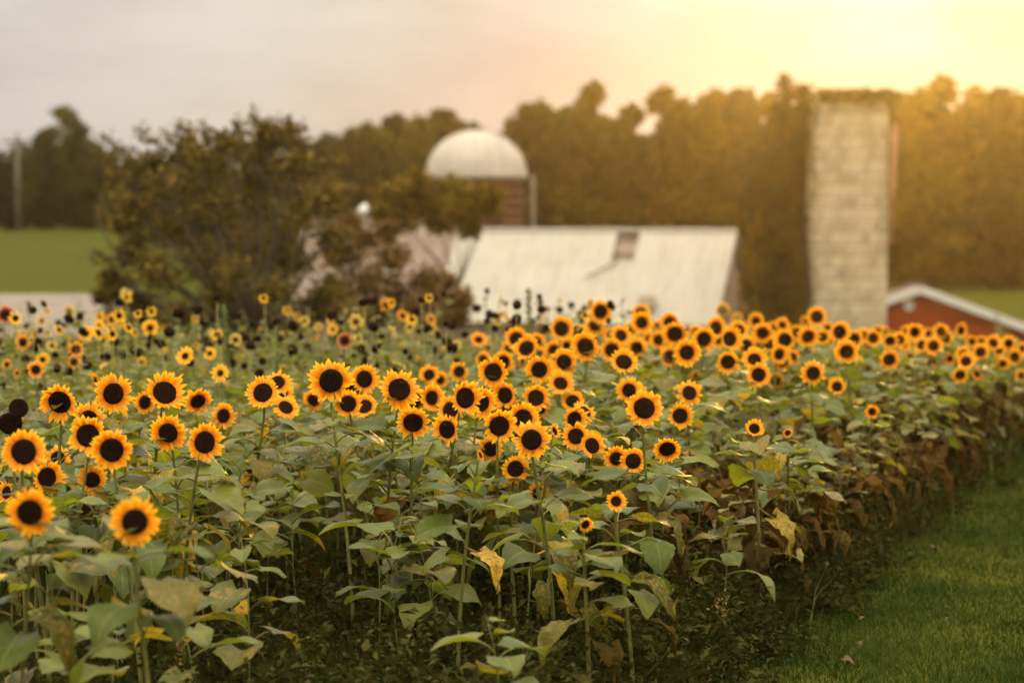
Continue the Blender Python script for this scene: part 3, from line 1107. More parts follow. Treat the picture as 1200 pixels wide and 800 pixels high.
MB().lathe([(0.0, 0.0), (0.22, 0.0), (0.22, 0.06), (0.0, 0.06)], 18).build('vent', M['white_paint'], rbn).matrix_local = Matrix.Translation((-0.46, -0.075, za - .62)) @ Matrix.Rotation(R(90), 4, 'X')
MB().tube([(3.15, -.47, za - 3.15 * slope + .16), (3.15, -.47, 0.02)], 0.045, 6).build('downpipe', M['dark_vent'], rbn)

# utility pole
YP = 138.0
pt = at(20, 155, YP)
gz = float(ground_z(pt.x, YP))
up = empty('utility_pole', (pt.x, YP, gz))
tagp(up, 'wooden utility pole at the far left in front of the wood', 'pole')
hp = pt.z - gz
MB().tube([(0, 0, -.3), (0, 0, hp)], [0.13, 0.09], 8).build('post', M['pole'], up, True)
MB().box((0, -.14, hp - .55), (1.5, 0.1, 0.12)).build('crossarm', M['pole'], up)
for xx in (-.6, -.2, .2, .6):
    MB().lathe([(0.0, -.49 + .0), (0.05, -.49), (0.06, -.42), (0.03, -.36), (0.0, -.35)], 8).build('insulator', M['dark_vent'], up, True).location = (xx, -.14, hp)

# ------------------------------------------------------------------ sunflower pieces
def leaf_piece(seed, droop, fold, ripple, pet_len=0.55, pet_rise=0.35, width=1.02):
    """heart shaped blade of length 1 with its petiole; origin on the stem, grows along +x"""
    rg = random.Random(seed)
    NS, NT = 9, 6
    V_, UV, Q = [], [], []
    a = Vector((0, 0, 0))
    pend = Vector((pet_len, 0, pet_rise))
    n = 4
    for i in range(4):
        t = i / 3
        c = Vector((pet_len * t, 0, pet_rise * (1 - (1 - t) ** 2)))
        r_ = 0.028 - 0.008 * t
        for k in range(n):
            w_ = 2 * math.pi * k / n
            V_.append(c + Vector((0, math.cos(w_) * r_, math.sin(w_) * r_)))
            UV.append((0.0, 0.5))
    for i in range(3):
        for k in range(n):
            Q.append((i * n + k, i * n + (k + 1) % n, (i + 1) * n + (k + 1) % n, (i + 1) * n + k))
    off = len(V_)
    wob = [rg.uniform(-1, 1) for _ in range(6)]
    for i in range(NS + 1):
        s = i / NS
        hw_ = 0.5 * width * (math.sin(math.pi * min(1, 0.16 + 0.84 * s)) ** 0.85) * (1 - 0.18 * s) + 0.004
        for j in range(NT + 1):
            t = -1 + 2 * j / NT
            back = -0.20 * abs(t) ** 1.4 * (1 - s) ** 3
            x = s + back
            y = t * hw_ * (1 + 0.05 * math.sin(9 * s + wob[0] * 3) + (0.05 * (-1) ** i if abs(t) > .99 else 0))
            ang = droop * s
            z = -droop * 0.55 * s * s + fold * abs(t) * hw_ + ripple * math.sin(7 * s + wob[1] * 3 + 2 * t) * abs(t) * 0.5 + 0.10 * s * (1 - s)
            z += wob[2] * 0.05 * t * s - 0.10 * abs(t) ** 3 * hw_
            # bend the blade downward
            xx = math.sin(min(ang, 1.5)) / max(droop, 1e-3) if droop > .05 else x
            xx = xx + back
            V_.append(pend + Vector((xx, y + wob[3] * 0.05 * s * s, z)))
            UV.append((s, 0.5 + 0.5 * t))
    for i in range(NS):
        for j in range(NT):
            p = off + i * (NT + 1) + j
            Q.append((p, p + NT + 1, p + NT + 2, p + 1))
    return np.array([tuple(v) for v in V_]), np.array(Q), np.array(UV)


LEAF_RAW = [leaf_piece(1, 0.30, 0.22, 0.09), leaf_piece(6, 0.20, 0.12, 0.13, 0.5, 0.3, 0.8), leaf_piece(4, 0.40, 0.38, 0.10, 0.45, 0.25), leaf_piece(12, 0.12, 0.30, 0.14, 0.55, 0.2, 0.7), leaf_piece(2, 0.7, 0.18, 0.10), leaf_piece(3, 1.0, 0.22, 0.10),
            leaf_piece(5, 1.25, 0.12, 0.12, 0.6, 0.2), leaf_piece(7, 0.8, 0.4, 0.08, 0.7, 0.4, 0.75)]
WILT_RAW = [leaf_piece(8, 1.6, 0.45, 0.12, 0.5, -0.10, 0.6), leaf_piece(9, 1.8, 0.6, 0.16, 0.45, -0.2, 0.5), leaf_piece(10, 1.4, 0.3, 0.14, 0.55, -0.05, 0.75)]


_cr = np.random.default_rng(3)
WILT_RAW = [(v + np.where(np.arange(len(v))[:, None] > 15, _cr.normal(0, .045, v.shape), 0), q, uv) for v, q, uv in WILT_RAW]


def leafset(raw, mat, tag_):
    return [np_mesh('leaf_' + tag_, v, q, mat, uv) for v, q, uv in raw]


LEAF = {'g': leafset(LEAF_RAW, M['leaf'], 'green'), 's': leafset(LEAF_RAW, M['leaf_spotted'], 'spotted'),
        'y': leafset(WILT_RAW + LEAF_RAW[4:6], M['leaf_yellow'], 'yellow'), 'b': leafset(WILT_RAW, M['leaf_brown'], 'brown'), 'w': leafset(WILT_RAW, M['leaf_spotted'], 'wilted')}


def petals_piece(seed, q_, npet, layers, w0, cup, rag=0.1, short=1.0):
    rg = random.Random(seed)
    V_, UV, Q = [], [], []
    for l in range(layers):
        for k in range(npet):
            if rg.random() < (0.07 if l == 0 else 0.14):
                continue
            a = 2 * math.pi * (k + 0.5 * l + rg.uniform(-.28, .28)) / npet
            Lp = (1 - q_ * .88) * rg.uniform(1 - rag, 1 + rag) * (short if l == 0 else 1)
            w_ = w0 * rg.uniform(0.8, 1.15)
            tw = rg.uniform(-.5, .5)
            cu_ = cup + rg.uniform(-.22, .28) - 0.10 * l
            tipc = rg.uniform(-.45, .4)
            sidec = rg.uniform(-.08, .08)
            o_ = len(V_)
            ca, sa = math.cos(a), math.sin(a)
            prof_ = [(0, .5), (.25, .95), (.55, 1.0), (.82, .62), (1.0, .06)]
            for t, ww in prof_:
                r_ = q_ * .88 + Lp * t
                for j in (-1, 0, 1):
                    y = j * w_ * ww * .5 + sidec * t * t
                    z = cu_ * t * Lp + tipc * t ** 3 * Lp - 0.02 * l + (0.035 * ww if j == 0 else 0) * -1 + tw * j * w_ * ww * .4 * t
                    V_.append((r_ * ca - y * sa, r_ * sa + y * ca, z))
                    UV.append((t, 0.5 + 0.5 * j * ww))
            for i in range(4):
                for j in range(2):
                    p = o_ + i * 3 + j
                    Q.append((p, p + 3, p + 4, p + 1))
    return np.array(V_), np.array(Q), np.array(UV)


def disc_mesh(seed, q_, dome_h, mat):
    rg = random.Random(seed)
    rings, seg = 9, 26
    vs = [(0, 0, dome_h * .75)]
    for i in range(1, rings + 1):
        f = i / rings
        for k in range(seg):
            a = 2 * math.pi * (k + .5 * (i % 2)) / seg
            r_ = q_ * f * (1 + rg.uniform(-.02, .02))
            z = dome_h * (0.75 + 0.6 * f ** 2 - 1.35 * f ** 6) + rg.uniform(-.012, .022)
            vs.append((r_ * math.cos(a), r_ * math.sin(a), z))
    fs = [(0, 1 + k, 1 + (k + 1) % seg) for k in range(seg)]
    for i in range(rings - 1):
        for k in range(seg):
            a = 1 + i * seg
            fs.append((a + k, a + seg + k, a + seg + (k + 1) % seg, a + (k + 1) % seg))
    return MB().add(vs, fs).mesh('seed_disc', mat, False)


def calyx_mesh(seed, q_, mat, bl=0.45):
    rg = random.Random(seed)
    b = MB()
    prof_ = [(0.07, -.30), (.14, -.27), (q_ * .75, -.17), (q_ * 1.02, -.06), (q_ * .98, 0.0)]
    b.lathe(prof_, 18)
    for k in range(18):
        a = 2 * math.pi * (k + rg.uniform(-.3, .3)) / 18
        ca, sa = math.cos(a), math.sin(a)
        L_ = bl * rg.uniform(.7, 1.1)
        pts_ = []
        for t, ww in ((0, .5), (.4, .9), (1, .05)):
            r_ = q_ * .85 + L_ * t
            z = -.11 - .05 * t + rg.uniform(-.04, .04)
            for j in (-1, 1):
                y = j * .075 * ww
                pts_.append((r_ * ca - y * sa, r_ * sa + y * ca, z))
        b.add(pts_, [(0, 1, 3, 2), (2, 3, 5, 4)])
    return b.mesh('calyx', mat, True)


HEADS = {}


def headset(key, q_, npet, layers, w0, cup, pm, dm, cm_, n, rag=.1, dome_h=.09, bl=.4):
    L_ = []
    for i in range(n):
        pet = None
        if npet:
            v, q, uv = petals_piece(hash(key) % 1000 + i * 17 if False else (sum(map(ord, key)) * 31 + i * 17), q_, npet, layers, w0, cup, rag)
            pet = np_mesh('petals_' + key, v, q, pm, uv)
        L_.append((pet, disc_mesh(i + 3, q_, dome_h, dm), calyx_mesh(i + 9, q_, cm_, bl)))
    HEADS[key] = L_


for k_, (cq, cp, rg_) in enumerate(((.56, .18, .16), (.52, .05, .18), (.58, .35, .15), (.50, .22, .2))):
    headset('m%d' % k_, cq, 23, 2, 0.215, cp, M['petal'], M['disc'], M['calyx'], 4, rg_)
HEADS['m'] = HEADS['m0'] + HEADS['m1'] + HEADS['m2'] + HEADS['m3']
for k_, (cq, cp, rg_) in enumerate(((.60, .75, .30), (.54, -.25, .28))):
    headset('m%d' % (k_ + 4), cq, 18, 2, 0.23, cp, M['petal'], M['disc'], M['calyx'], 3, rg_)
HEADS['m'] = HEADS['m'] + HEADS['m4'] + HEADS['m5']
headset('y', 0.34, 14, 2, 0.26, 0.12, M['petal_yellow'], M['disc'], M['calyx'], 4, .14)
headset('p', 0.32, 13, 2, 0.28, 0.12, M['petal_pale'], M['disc'], M['calyx'], 3, .14)
headset('o', 0.46, 14, 2, 0.26, 0.10, M['petal_rust'], M['disc'], M['calyx'], 3, .18)
headset('r', 0.48, 14, 2, 0.26, 0.10, M['petal_red'], M['disc'], M['calyx'], 2, .18)
PET_SMALL = [petals_piece(300 + k, 0.4, 11, 1, 0.3, 0.15, .2) for k in range(3)]
headset('d', 0.86, 15, 1, 0.10, -0.2, M['petal_withered'], M['disc'], M['calyx_dry'], 4, .4, .16, .22)

# ------------------------------------------------------------------ catalogue of the blooms: x, y, diameter in the photograph, kind, turn (deg, + = to the right)
BLOOMS = [
    # left front
    (70, 471, 42, 'm', -8), (133, 461, 44, 'm', 0), (193, 460, 44, 'm', 14), (113, 447, 22, 'm', -60), (170, 471, 27, 'm', 40), (232, 470, 32, 'm', 20), (28, 529, 49, 'm', -5), (55, 559, 37, 'm', 18), (35, 600, 53, 'm', -6),
    (103, 510, 42, 'm', 6), (131, 527, 46, 'm', 0), (158, 611, 54, 'm', 0), (197, 507, 41, 'm', 4), (240, 518, 43, 'm', 32), (104, 491, 36, 'm', 0), (68, 536, 27, 'm', 10), (108, 562, 34, 'm', 8), (8, 577, 24, 'm', -30), (12, 496, 30, 'd', 0), (22, 478, 24, 'd', 10), (262, 487, 29, 'm', 16),
    # centre front
    (308, 460, 37, 'm', 12), (325, 448, 31, 'm', 0), (329, 459, 28, 'm', 22), (335, 477, 31, 'm', 14), (388, 446, 47, 'm', 6), (414, 454, 30, 'm', 25), (427, 444, 32, 'm', 30), (408, 473, 31, 'm', 0), (427, 476, 29, 'm', 0), (367, 469, 24, 'm', -22),
    (468, 456, 44, 'm', 0), (487, 470, 28, 'm', 15), (484, 495, 38, 'm', 0), (506, 466, 31, 'm', 5), (524, 503, 33, 'm', -12), (528, 480, 32, 'm', -4), (545, 466, 38, 'm', 20), (565, 472, 36, 'm', 35), (592, 463, 30, 'm', 0), (596, 477, 28, 'm', 0), (585, 499, 37, 'm', 10),
    (613, 490, 35, 'm', 14), (628, 466, 30, 'm', 0), (631, 478, 28, 'm', 0), (623, 515, 41, 'm', 0), (575, 526, 29, 'm', -12), (604, 549, 31, 'm', 0), (631, 578, 25, 'm', 0), (675, 511, 31, 'm', 0), (694, 522, 30, 'm', 24), (673, 491, 29, 'm', 8), (685, 483, 27, 'm', 10), (671, 470, 26, 'm', 0), (650, 505, 18, 'm', 80), (686, 614, 17, 'm', 0),
    (503, 439, 23, 'm', -14), (516, 445, 19, 'm', -35), (538, 435, 22, 'm', 0), (657, 449, 30, 'm', 10), (563, 533, 14, 'm', 60),
    # below the left half of the white roof
    (561, 398, 18, 'm', 0), (566, 421, 18, 'm', 20), (578, 436, 34, 'm', 0), (590, 424, 26, 'm', 15), (597, 407, 19, 'm', 10), (605, 397, 26, 'm', 0), (617, 408, 29, 'm', 10), (629, 400, 20, 'm', 15), (631, 414, 16, 'm', 25), (632, 433, 31, 'm', 14), (661, 424, 31, 'm', 8), (649, 410, 22, 'm', 0), (664, 406, 21, 'm', 10),
    (658, 385, 28, 'm', 4), (686, 406, 33, 'm', 0), (679, 393, 23, 'm', 0), (697, 381, 23, 'm', 10), (704, 365, 27, 'm', 4), (717, 410, 26, 'm', -6), (692, 356, 12, 'm', 60), (716, 392, 18, 'm', 0), (572, 408, 14, 'm', 50), (640, 420, 15, 'm', 0), (612, 424, 14, 'm', 20),
    # edge facing the lawn
    (755, 478, 41, 'm', 0), (737, 457, 29, 'm', -4), (747, 464, 26, 'm', 20), (731, 424, 31, 'm', 0), (808, 460, 29, 'm', 4), (797, 487, 28, 'm', 0), (722, 537, 29, 'm', 0), (742, 540, 29, 'm', 26), (782, 526, 31, 'm', 0), (722, 587, 23, 'm', 5), (884, 502, 20, 'm', 0), (923, 507, 11, 'm', 10), (815, 440, 13, 'm', -40),
    # below the right half of the white roof
    (728, 393, 25, 'm', 0), (740, 386, 19, 'm', 10), (752, 378, 25, 'm', 0), (751, 367, 21, 'm', 0), (723, 406, 21, 'm', 0), (746, 407, 23, 'm', 5), (772, 398, 21, 'm', 5), (785, 378, 23, 'm', 0), (791, 391, 29, 'm', 0), (805, 413, 31, 'm', 0), (785, 418, 24, 'm', -15), (770, 381, 12, 'm', 10), (825, 397, 27, 'm', 0), (839, 384, 25, 'm', 0),
    (841, 398, 18, 'm', 0), (855, 397, 27, 'm', 10), (866, 386, 23, 'm', 12), (875, 404, 23, 'm', 0), (853, 424, 26, 'm', 0), (847, 363, 16, 'm', 180), (864, 373, 13, 'm', 165), (760, 396, 14, 'm', -30), (815, 388, 15, 'm', 0),
    # below the dark tree
    (884, 421, 29, 'm', 0), (889, 439, 27, 'm', 0), (909, 446, 19, 'm', 0), (901, 403, 19, 'm', -12), (894, 390, 25, 'm', 0), (886, 376, 19, 'm', 0), (907, 385, 17, 'm', 0), (917, 381, 18, 'm', 15), (920, 398, 25, 'm', 0), (913, 415, 23, 'm', 0), (917, 424, 21, 'm', -10), (930, 418, 19, 'm', 12), (934, 390, 18, 'm', 20), (947, 394, 25, 'm', -5), (957, 371, 23, 'm', 0), (944, 376, 12, 'm', -30), (953, 437, 27, 'm', -18), (947, 409, 15, 'm', 0), (888, 406, 15, 'm', 20),
    # below the stave silo
    (970, 385, 15, 'm', 0), (964, 395, 18, 'm', 0), (984, 389, 25, 'm', 0), (1001, 397, 21, 'm', 0), (992, 412, 27, 'm', 0), (1012, 393, 18, 'm', 0), (1023, 396, 19, 'm', 8), (1042, 421, 23, 'm', -12), (1043, 399, 18, 'm', -10), (981, 453, 20, 'm', -10), (1016, 431, 14, 'm', 0), (1022, 482, 16, 'm', 6), (1028, 388, 14, 'm', 10), (1018, 405, 13, 'm', 0), (972, 399, 13, 'm', 0), (1037, 389, 13, 'm', 20),
    # below the red barn
    (1054, 398, 18, 'm', 0), (1059, 403, 16, 'm', 10), (1072, 389, 21, 'm', 0), (1080, 404, 18, 'm', 0), (1094, 405, 21, 'm', 0), (1103, 388, 18, 'm', 0), (1108, 396, 17, 'm', 0), (1126, 387, 17, 'm', 0), (1066, 417, 12, 'm', 0), (1090, 426, 12, 'm', -10), (1113, 420, 14, 'm', 0), (1129, 414, 17, 'm', 0), (1132, 423, 20, 'm', 0), (1125, 439, 18, 'm', -8), (1145, 438, 15, 'm', 8), (1139, 400, 14, 'm', 0), (1149, 412, 19, 'm', 0), (1164, 402, 18, 'm', 10), (1171, 410, 16, 'm', 0),
    (1182, 402, 17, 'm', 0), (1175, 426, 16, 'm', -10), (1189, 418, 18, 'm', 0), (1198, 408, 15, 'm', 10), (1197, 440, 15, 'm', 0), (1062, 388, 14, 'm', 0), (1088, 391, 14, 'm', -20), (1138, 431, 12, 'm', 30), (1150, 400, 14, 'm', 0),
    # small-flowered plants at the back left
    (6, 369, 21, 'r', 0), (27, 401, 18, 'o', 0), (61, 405, 14, 'p', 0), (89, 409, 19, 'o', 0), (42, 433, 20, 'o', 40), (50, 421, 16, 'y', 20), (101, 391, 18, 'y', 0), (117, 371, 13, 'y', 20), (116, 381, 13, 'y', 10), (131, 374, 15, 'o', -10), (148, 344, 14, 'p', 0), (176, 384, 19, 'y', 0), (217, 417, 22, 'y', 0), (81, 365, 15, 'p', 160), (128, 385, 13, 'p', 20), (87, 424, 16, 'o', 0),
    (46, 453, 10, 'd', 0), (50, 403, 10, 'd', 0), (65, 416, 9, 'd', 10), (66, 434, 11, 'd', 0), (163, 413, 12, 'd', 0), (145, 416, 10, 'd', 20), (126, 418, 11, 'd', -10), (30, 420, 10, 'd', 0), (94, 369, 8, 'd', 40), (75, 381, 7, 'd', 0), (4, 452, 10, 'd', 0), (33, 355, 5, 'd', 30), (138, 400, 9, 'd', 0), (20, 437, 10, 'o', 0), (166, 424, 12, 'y', 150), (183, 400, 8, 'd', 0), (8, 427, 12, 'o', -20),
    (246, 414, 15, 'y', 0), (258, 437, 21, 'y', 0), (276, 398, 15, 'p', 0), (246, 404, 9, 'd', 0), (417, 377, 18, 'p', 0), (390, 386, 14, 'y', -20), (404, 399, 18, 'r', 0), (453, 357, 16, 'o', 0), (472, 370, 15, 'o', 10), (480, 383, 13, 'p', 20), (343, 382, 15, 'd', 0), (357, 376, 13, 'p', 0), (373, 383, 10, 'p', 0), (420, 397, 12, 'p', 0), (459, 388, 16, 'p', 60), (308, 423, 10, 'd', 30), (427, 424, 15, 'd', 60), (304, 437, 12, 'd', 0), (230, 404, 12, 'y', 150),
    (364, 378, 9, 'd', 0), (397, 387, 10, 'd', 0), (330, 392, 9, 'p', 90), (291, 405, 10, 'd', 10), (353, 395, 9, 'd', 0), (445, 405, 12, 'p', 120), (505, 374, 12, 'o', 0), (520, 345, 9, 'd', 0), (571, 341, 8, 'd', 20), (606, 355, 10, 'd', 0), (588, 352, 14, 'y', 90), (633, 354, 8, 'd', 0), (642, 362, 7, 'r', 0), (656, 363, 9, 'd', 10), (656, 351, 9, 'y', 120), (640, 384, 11, 'd', 0), (730, 352, 9, 'd', 60), (668, 356, 5, 'd', 0), (684, 362, 11, 'd', 40), (633, 381, 8, 'r', 0), (545, 392, 10, 'd', 0), (502, 360, 9, 'd', 0), (535, 404, 12, 'p', 30), (510, 410, 10, 'd', 0),
]


_br = random.Random(77)
for _ in range(30):
    BLOOMS.append((_br.uniform(20, 545), _br.uniform(392, 436), _br.uniform(8, 12), 'd', _br.gauss(0, 30)))


def bloom_depth(px, py, D, kd):
    r_ = ray(px, py)
    u = r_[0]
    if kd == 'm':
        ds_ = F_PX * 0.166 / D
        dh_ = (CAM_H - 1.36) / max(1e-3, -r_[2])
        if D < 24 and py > 470:
            Y = dh_ * 1.06
        else:
            Y = math.exp(0.5 * math.log(ds_) + 0.5 * math.log(dh_))
        Y = min(max(Y, 7.6), 29)
    elif px < 60 and py > 470:
        Y = 11.5
    else:
        ds_ = F_PX * 0.13 / max(D, 11)
        dh_ = (CAM_H - 1.40) / max(0.02, -r_[2])
        Y = min(max(math.exp(0.35 * math.log(ds_) + 0.65 * math.log(dh_)), 15.5), 28.5)
    ymin = (EDGE_A[1] * EDGE_K - EDGE_A[0]) / (EDGE_K - u) if u < EDGE_K else 40
    Y = max(Y, ymin + 0.35)
    return Y


def bez(p, n):
    p = [Vector(x) for x in p]
    o_ = []
    for i in range(n):
        t = i / (n - 1)
        s_ = 1 - t
        o_.append(p[0] * s_ ** 3 + p[1] * 3 * s_ * s_ * t + p[2] * 3 * s_ * t * t + p[3] * t ** 3)
    return o_


PLACED = [(px, py, D, bloom_depth(px, py, D, kd)) for px, py, D, kd, turn in BLOOMS]
PXA = np.array(PLACED)


def project(p):
    d = p - Vector((0, 0, CAM_H))
    zc = d.y * math.cos(PITCH) - d.z * math.sin(PITCH)
    yc = d.y * math.sin(PITCH) + d.z * math.cos(PITCH)
    return 600 + F_PX * d.x / zc, 400 - F_PX * yc / zc


def hides_bloom(p, own):
    # a leaf may cover at most the rim of a bloom behind it
    x_, y_ = project(p)
    m_ = (PXA[:, 3] > p.y + 0.05) & (np.hypot(PXA[:, 0] - x_, PXA[:, 1] - y_) < PXA[:, 2] * 0.62 + 6 * (PXA[:, 2] > 16))
    return bool(m_.any())


def add_leaves(root, path, H, rg, n, size, dense=1.0, yellow=0.08, low=0.22, hi=0.95, stuff=None, own=None, dry=0.0, dry_top=0.62):
    org = root.location if root is not None else Vector((0, 0, 0))
    a0 = rg.random() * 6.28
    for k in range(n):
        f = low + (hi - low) * (k + rg.random() * .6) / n
        i = min(int(f * (len(path) - 1)), len(path) - 2)
        p = path[i].lerp(path[i + 1], f * (len(path) - 1) - i)
        az = a0 + k * 2.4 + rg.gauss(0, .3)
        s = size * (0.62 + 0.75 * math.sin(math.pi * (0.12 + 0.80 * f))) * rg.uniform(.75, 1.15)
        if f > 0.86:
            s *= 0.62
        roll = rg.random()
        if f < dry_top and rg.random() < dry:
            st = rg.choice('bbbw') if dry > .5 else rg.choice('bywws')
        elif f < 0.50 and roll < yellow * 3.2:
            st = rg.choice('ybbw')
        elif roll < yellow * 0.5:
            st = 'y'
        elif roll < 0.30:
            st = 's'
        else:
            st = 'g'
        tilt = rg.gauss(-0.02, 0.2) + (0.3 if f < .5 else 0)
        rot = Matrix.Rotation(az, 4, 'Z') @ Matrix.Rotation(tilt, 4, 'Y') @ Matrix.Rotation(rg.gauss(0, .22), 4, 'X')
        vi = rg.choice((0, 1, 2, 3, 3, 4)) if f > .6 else rg.choice((1, 2, 4, 5, 6, 7))
        mtx = Matrix.Translation(p) @ rot @ Matrix.Scale(s, 4)
        if hides_bloom(org + (mtx @ Vector((0.9, 0, .2))), own) or hides_bloom(org + (mtx @ Vector((1.3, 0, .1))), own):
            continue
        if stuff is None:
            o_ = link('leaf', LEAF[st][vi % len(LEAF[st])], root)
            o_.matrix_local = mtx
        else:
            stuff.append((st, vi, mtx))


COLOUR_WORD = {'m': 'golden sunflower', 'y': 'small yellow sunflower', 'p': 'small pale yellow sunflower', 'o': 'small orange sunflower', 'r': 'small dark red sunflower', 'd': 'spent dark sunflower head'}


def zone(px, py, D, kd):
    if kd != 'm' and not (px < 60 and py > 470):
        if px < 110:
            return 'in back patch below gravel yard'
        if px < 300:
            return 'in back patch below big bushy tree'
        if px < 530:
            return 'in back patch below russet shrub'
        return 'in thin row before white roof'
    if px < 280:
        return 'in near cluster at left' if py < 500 else 'in lowest nearest cluster at left'
    if px < 500 and py > 430:
        return 'in front cluster left of centre'
    if px < 715 and py >= 455:
        return 'in front cluster at centre'
    if px < 715 and py >= 415:
        return 'in middle rows behind central cluster'
    if px < 720:
        return 'in back rows below left of white roof'
    if py >= 420 and px < 960 and not 840 < px < 935 or py > 480:
        return 'on field edge facing lawn'
    if px < 840:
        return 'in back rows below right of white roof'
    if px < 945:
        return 'in back rows below slender dark tree'
    if px < 1048:
        return 'in back rows below stave silo'
    return 'in far rows below red barn'


cells = {}
for i, bl in enumerate(BLOOMS):
    z_ = zone(*bl[:4])
    cells.setdefault((z_, bl[3]), []).append(i)
LABEL = {}
for (z_, kd), ids in cells.items():
    ids.sort(key=lambda i: BLOOMS[i][1])
    groups = [('', ids)] if len(ids) <= 8 else [('upper ', ids[:len(ids) // 2]), ('lower ', ids[len(ids) // 2:])]
    for wd, g in groups:
        g = sorted(g, key=lambda i: BLOOMS[i][0])
        for j, i in enumerate(g):
            turn = abs(BLOOMS[i][4])
            what = COLOUR_WORD[kd]
            if turn > 100:
                what = 'back-turned ' + what
            if len(g) == 1:
                LABEL[i] = f'{what}, the only one {z_}'
            else:
                LABEL[i] = f'{what}, {ORD[j]} from left{", " + wd.strip() + " ones" if wd else ""} {z_}'
GROUP = {'m': 'golden sunflowers of the field'}

stems_fill = []
for i, (px, py, D, kd, turn) in enumerate(BLOOMS):
    rg = random.Random(100 + i)
    Y = bloom_depth(px, py, D, kd)
    hc = at(px, py, Y)
    Rr = 1.10 * D * Y / F_PX / 2
    gx_, gy_ = hc.x + rg.uniform(-.14, .14), Y + rg.uniform(0.02, .28)
    gz_ = float(ground_z(gx_, gy_))
    H = hc.z - gz_
    root = empty('sunflower', (gx_, gy_, gz_))
    tagp(root, LABEL[i], 'sunflower', GROUP.get(kd, 'small-flowered sunflowers at the back'))
    yaw = R(turn + rg.gauss(0, 13))
    pitch = R(rg.gauss(5 if kd == 'm' else 10, 13))
    fdir = Vector((math.sin(yaw) * math.cos(pitch), -math.cos(yaw) * math.cos(pitch), math.sin(pitch) if kd != 'd' else -math.sin(pitch)))
    back = (hc - fdir * Rr * .28) - root.location
    neck = back - fdir * Rr * 1.0 + Vector((0, 0, -0.05))
    path = bez([(0, 0, -.03), (rg.gauss(0, .05), rg.gauss(0, .05), H * .55), neck + Vector((0, 0, -H * .12)), back], 13) if abs(turn) < 100 else bez([(0, 0, -.03), (0, 0, H * .5), back + Vector((0, -.05, -H * .2)), back], 13)
    r0 = (0.0088 if kd == 'm' else 0.007) * rg.uniform(.85, 1.2)
    MB().tube(path, [r0 * (1.15 - .5 * t / 12) for t in range(13)], 6).build('stem', M['stem'], root, True)
    pet, dsc, cal = rg.choice(HEADS[kd])
    hq = fdir.to_track_quat('Z', 'Y') @ Quaternion((0, 0, 1), rg.random() * 6.28)
    fh = link('flower_head', cal, root)
    fh.matrix_local = Matrix.Translation(hc - root.location) @ hq.to_matrix().to_4x4() @ Matrix.Scale(Rr, 4)
    link('seed_disc', dsc, fh)
    if pet:
        pp = link('petals', pet, fh)
        pp['kind'] = 'stuff'
    near_edge = edge_x(gy_) - gx_ < 0.6
    if kd == 'm':
        nl = 16 if H > 1.0 else 13
        if near_edge:
            nl += 2
        add_leaves(root, path, H, rg, nl - 2, 0.152 if D > 18 else 0.135, yellow=0.06 if not near_edge else 0.12, low=(0.36 if gy_ < 14 else 0.25) if near_edge else 0.48, hi=0.95, dry=0.95 if edge_x(gy_) - gx_ < 0.9 and gy_ > 13.5 else 0.22)
    else:
        add_leaves(root, path, H, rg, 8, 0.085, yellow=0.16, low=0.40, hi=0.93)

# ------------------------------------------------------------------ flowerless foliage filling the stand (nobody could count it)
fill = []
fstem = MB()
tries = 0
made = 0
occupied = [(o.location.x, o.location.y) for o in C.objects if o.name.startswith('sunflower') and o.type == 'EMPTY']
while made < 740 and tries < 9000:
    tries += 1
    rg = random.Random(5000 + tries)
    Y = rg.uniform(7.6, 30)
    x = rg.uniform(-0.30 * Y, edge_x(Y) - 0.08)
    if made >= 560:
        Y = rg.uniform(14, 29)
        x = edge_x(Y) - rg.uniform(0.05, 0.8)
    elif made >= 380:                      # extra small-leaved plants thickening the back left
        Y = rg.uniform(15, 28.5)
        x = rg.uniform(-0.26 * Y, -0.01 * Y)
    if x > 0.27 * Y:
        continue
    if Y < 9.2 and made < 380 and rg.random() < 0.92:
        continue
    if Y < 12.5 and made < 380 and rg.random() < 0.55:
        continue
    if any((x - a) ** 2 + (Y - b_) ** 2 < 0.15 ** 2 for a, b_ in occupied):
        continue
    px_ = 600 + x / Y * F_PX
    # keep each plant below the heads that stand around it
    if px_ < 520 and Y > 15:
        H = rg.uniform(1.05, 1.46)
        size = 0.088
    else:
        H = np.interp(Y, [7.6, 10, 12, 17, 24, 30], [0.75, 0.95, 1.08, 1.22, 1.10, 0.95]) * rg.uniform(.88, 1.10)
        size = 0.150
        if edge_x(Y) - x < 0.5:
            H *= 0.85
        if made >= 560:
            H *= 0.78
    zz = float(ground_z(x, Y))
    path = bez([(x, Y, zz - .02), (x + rg.gauss(0, .04), Y + rg.gauss(0, .04), zz + H * .4), (x + rg.gauss(0, .06), Y + rg.gauss(0, .06), zz + H * .7), (x + rg.gauss(0, .09), Y + rg.gauss(0, .09), zz + H)], 8)
    fstem.tube(path, [0.0065 - 0.0008 * t for t in range(8)], 5)
    add_leaves(None, path, H, rg, (12 if Y > 13 else 9) if size > .12 else 11, size, yellow=0.08, low=0.50 if Y > 13 else 0.42, hi=0.99, stuff=fill, dry=(1.0 if made >= 560 else 0.95) if edge_x(Y) - x < .95 and Y > 13.5 else 0.22, dry_top=0.97 if made >= 560 else 0.62)
    occupied.append((x, Y))
    made += 1

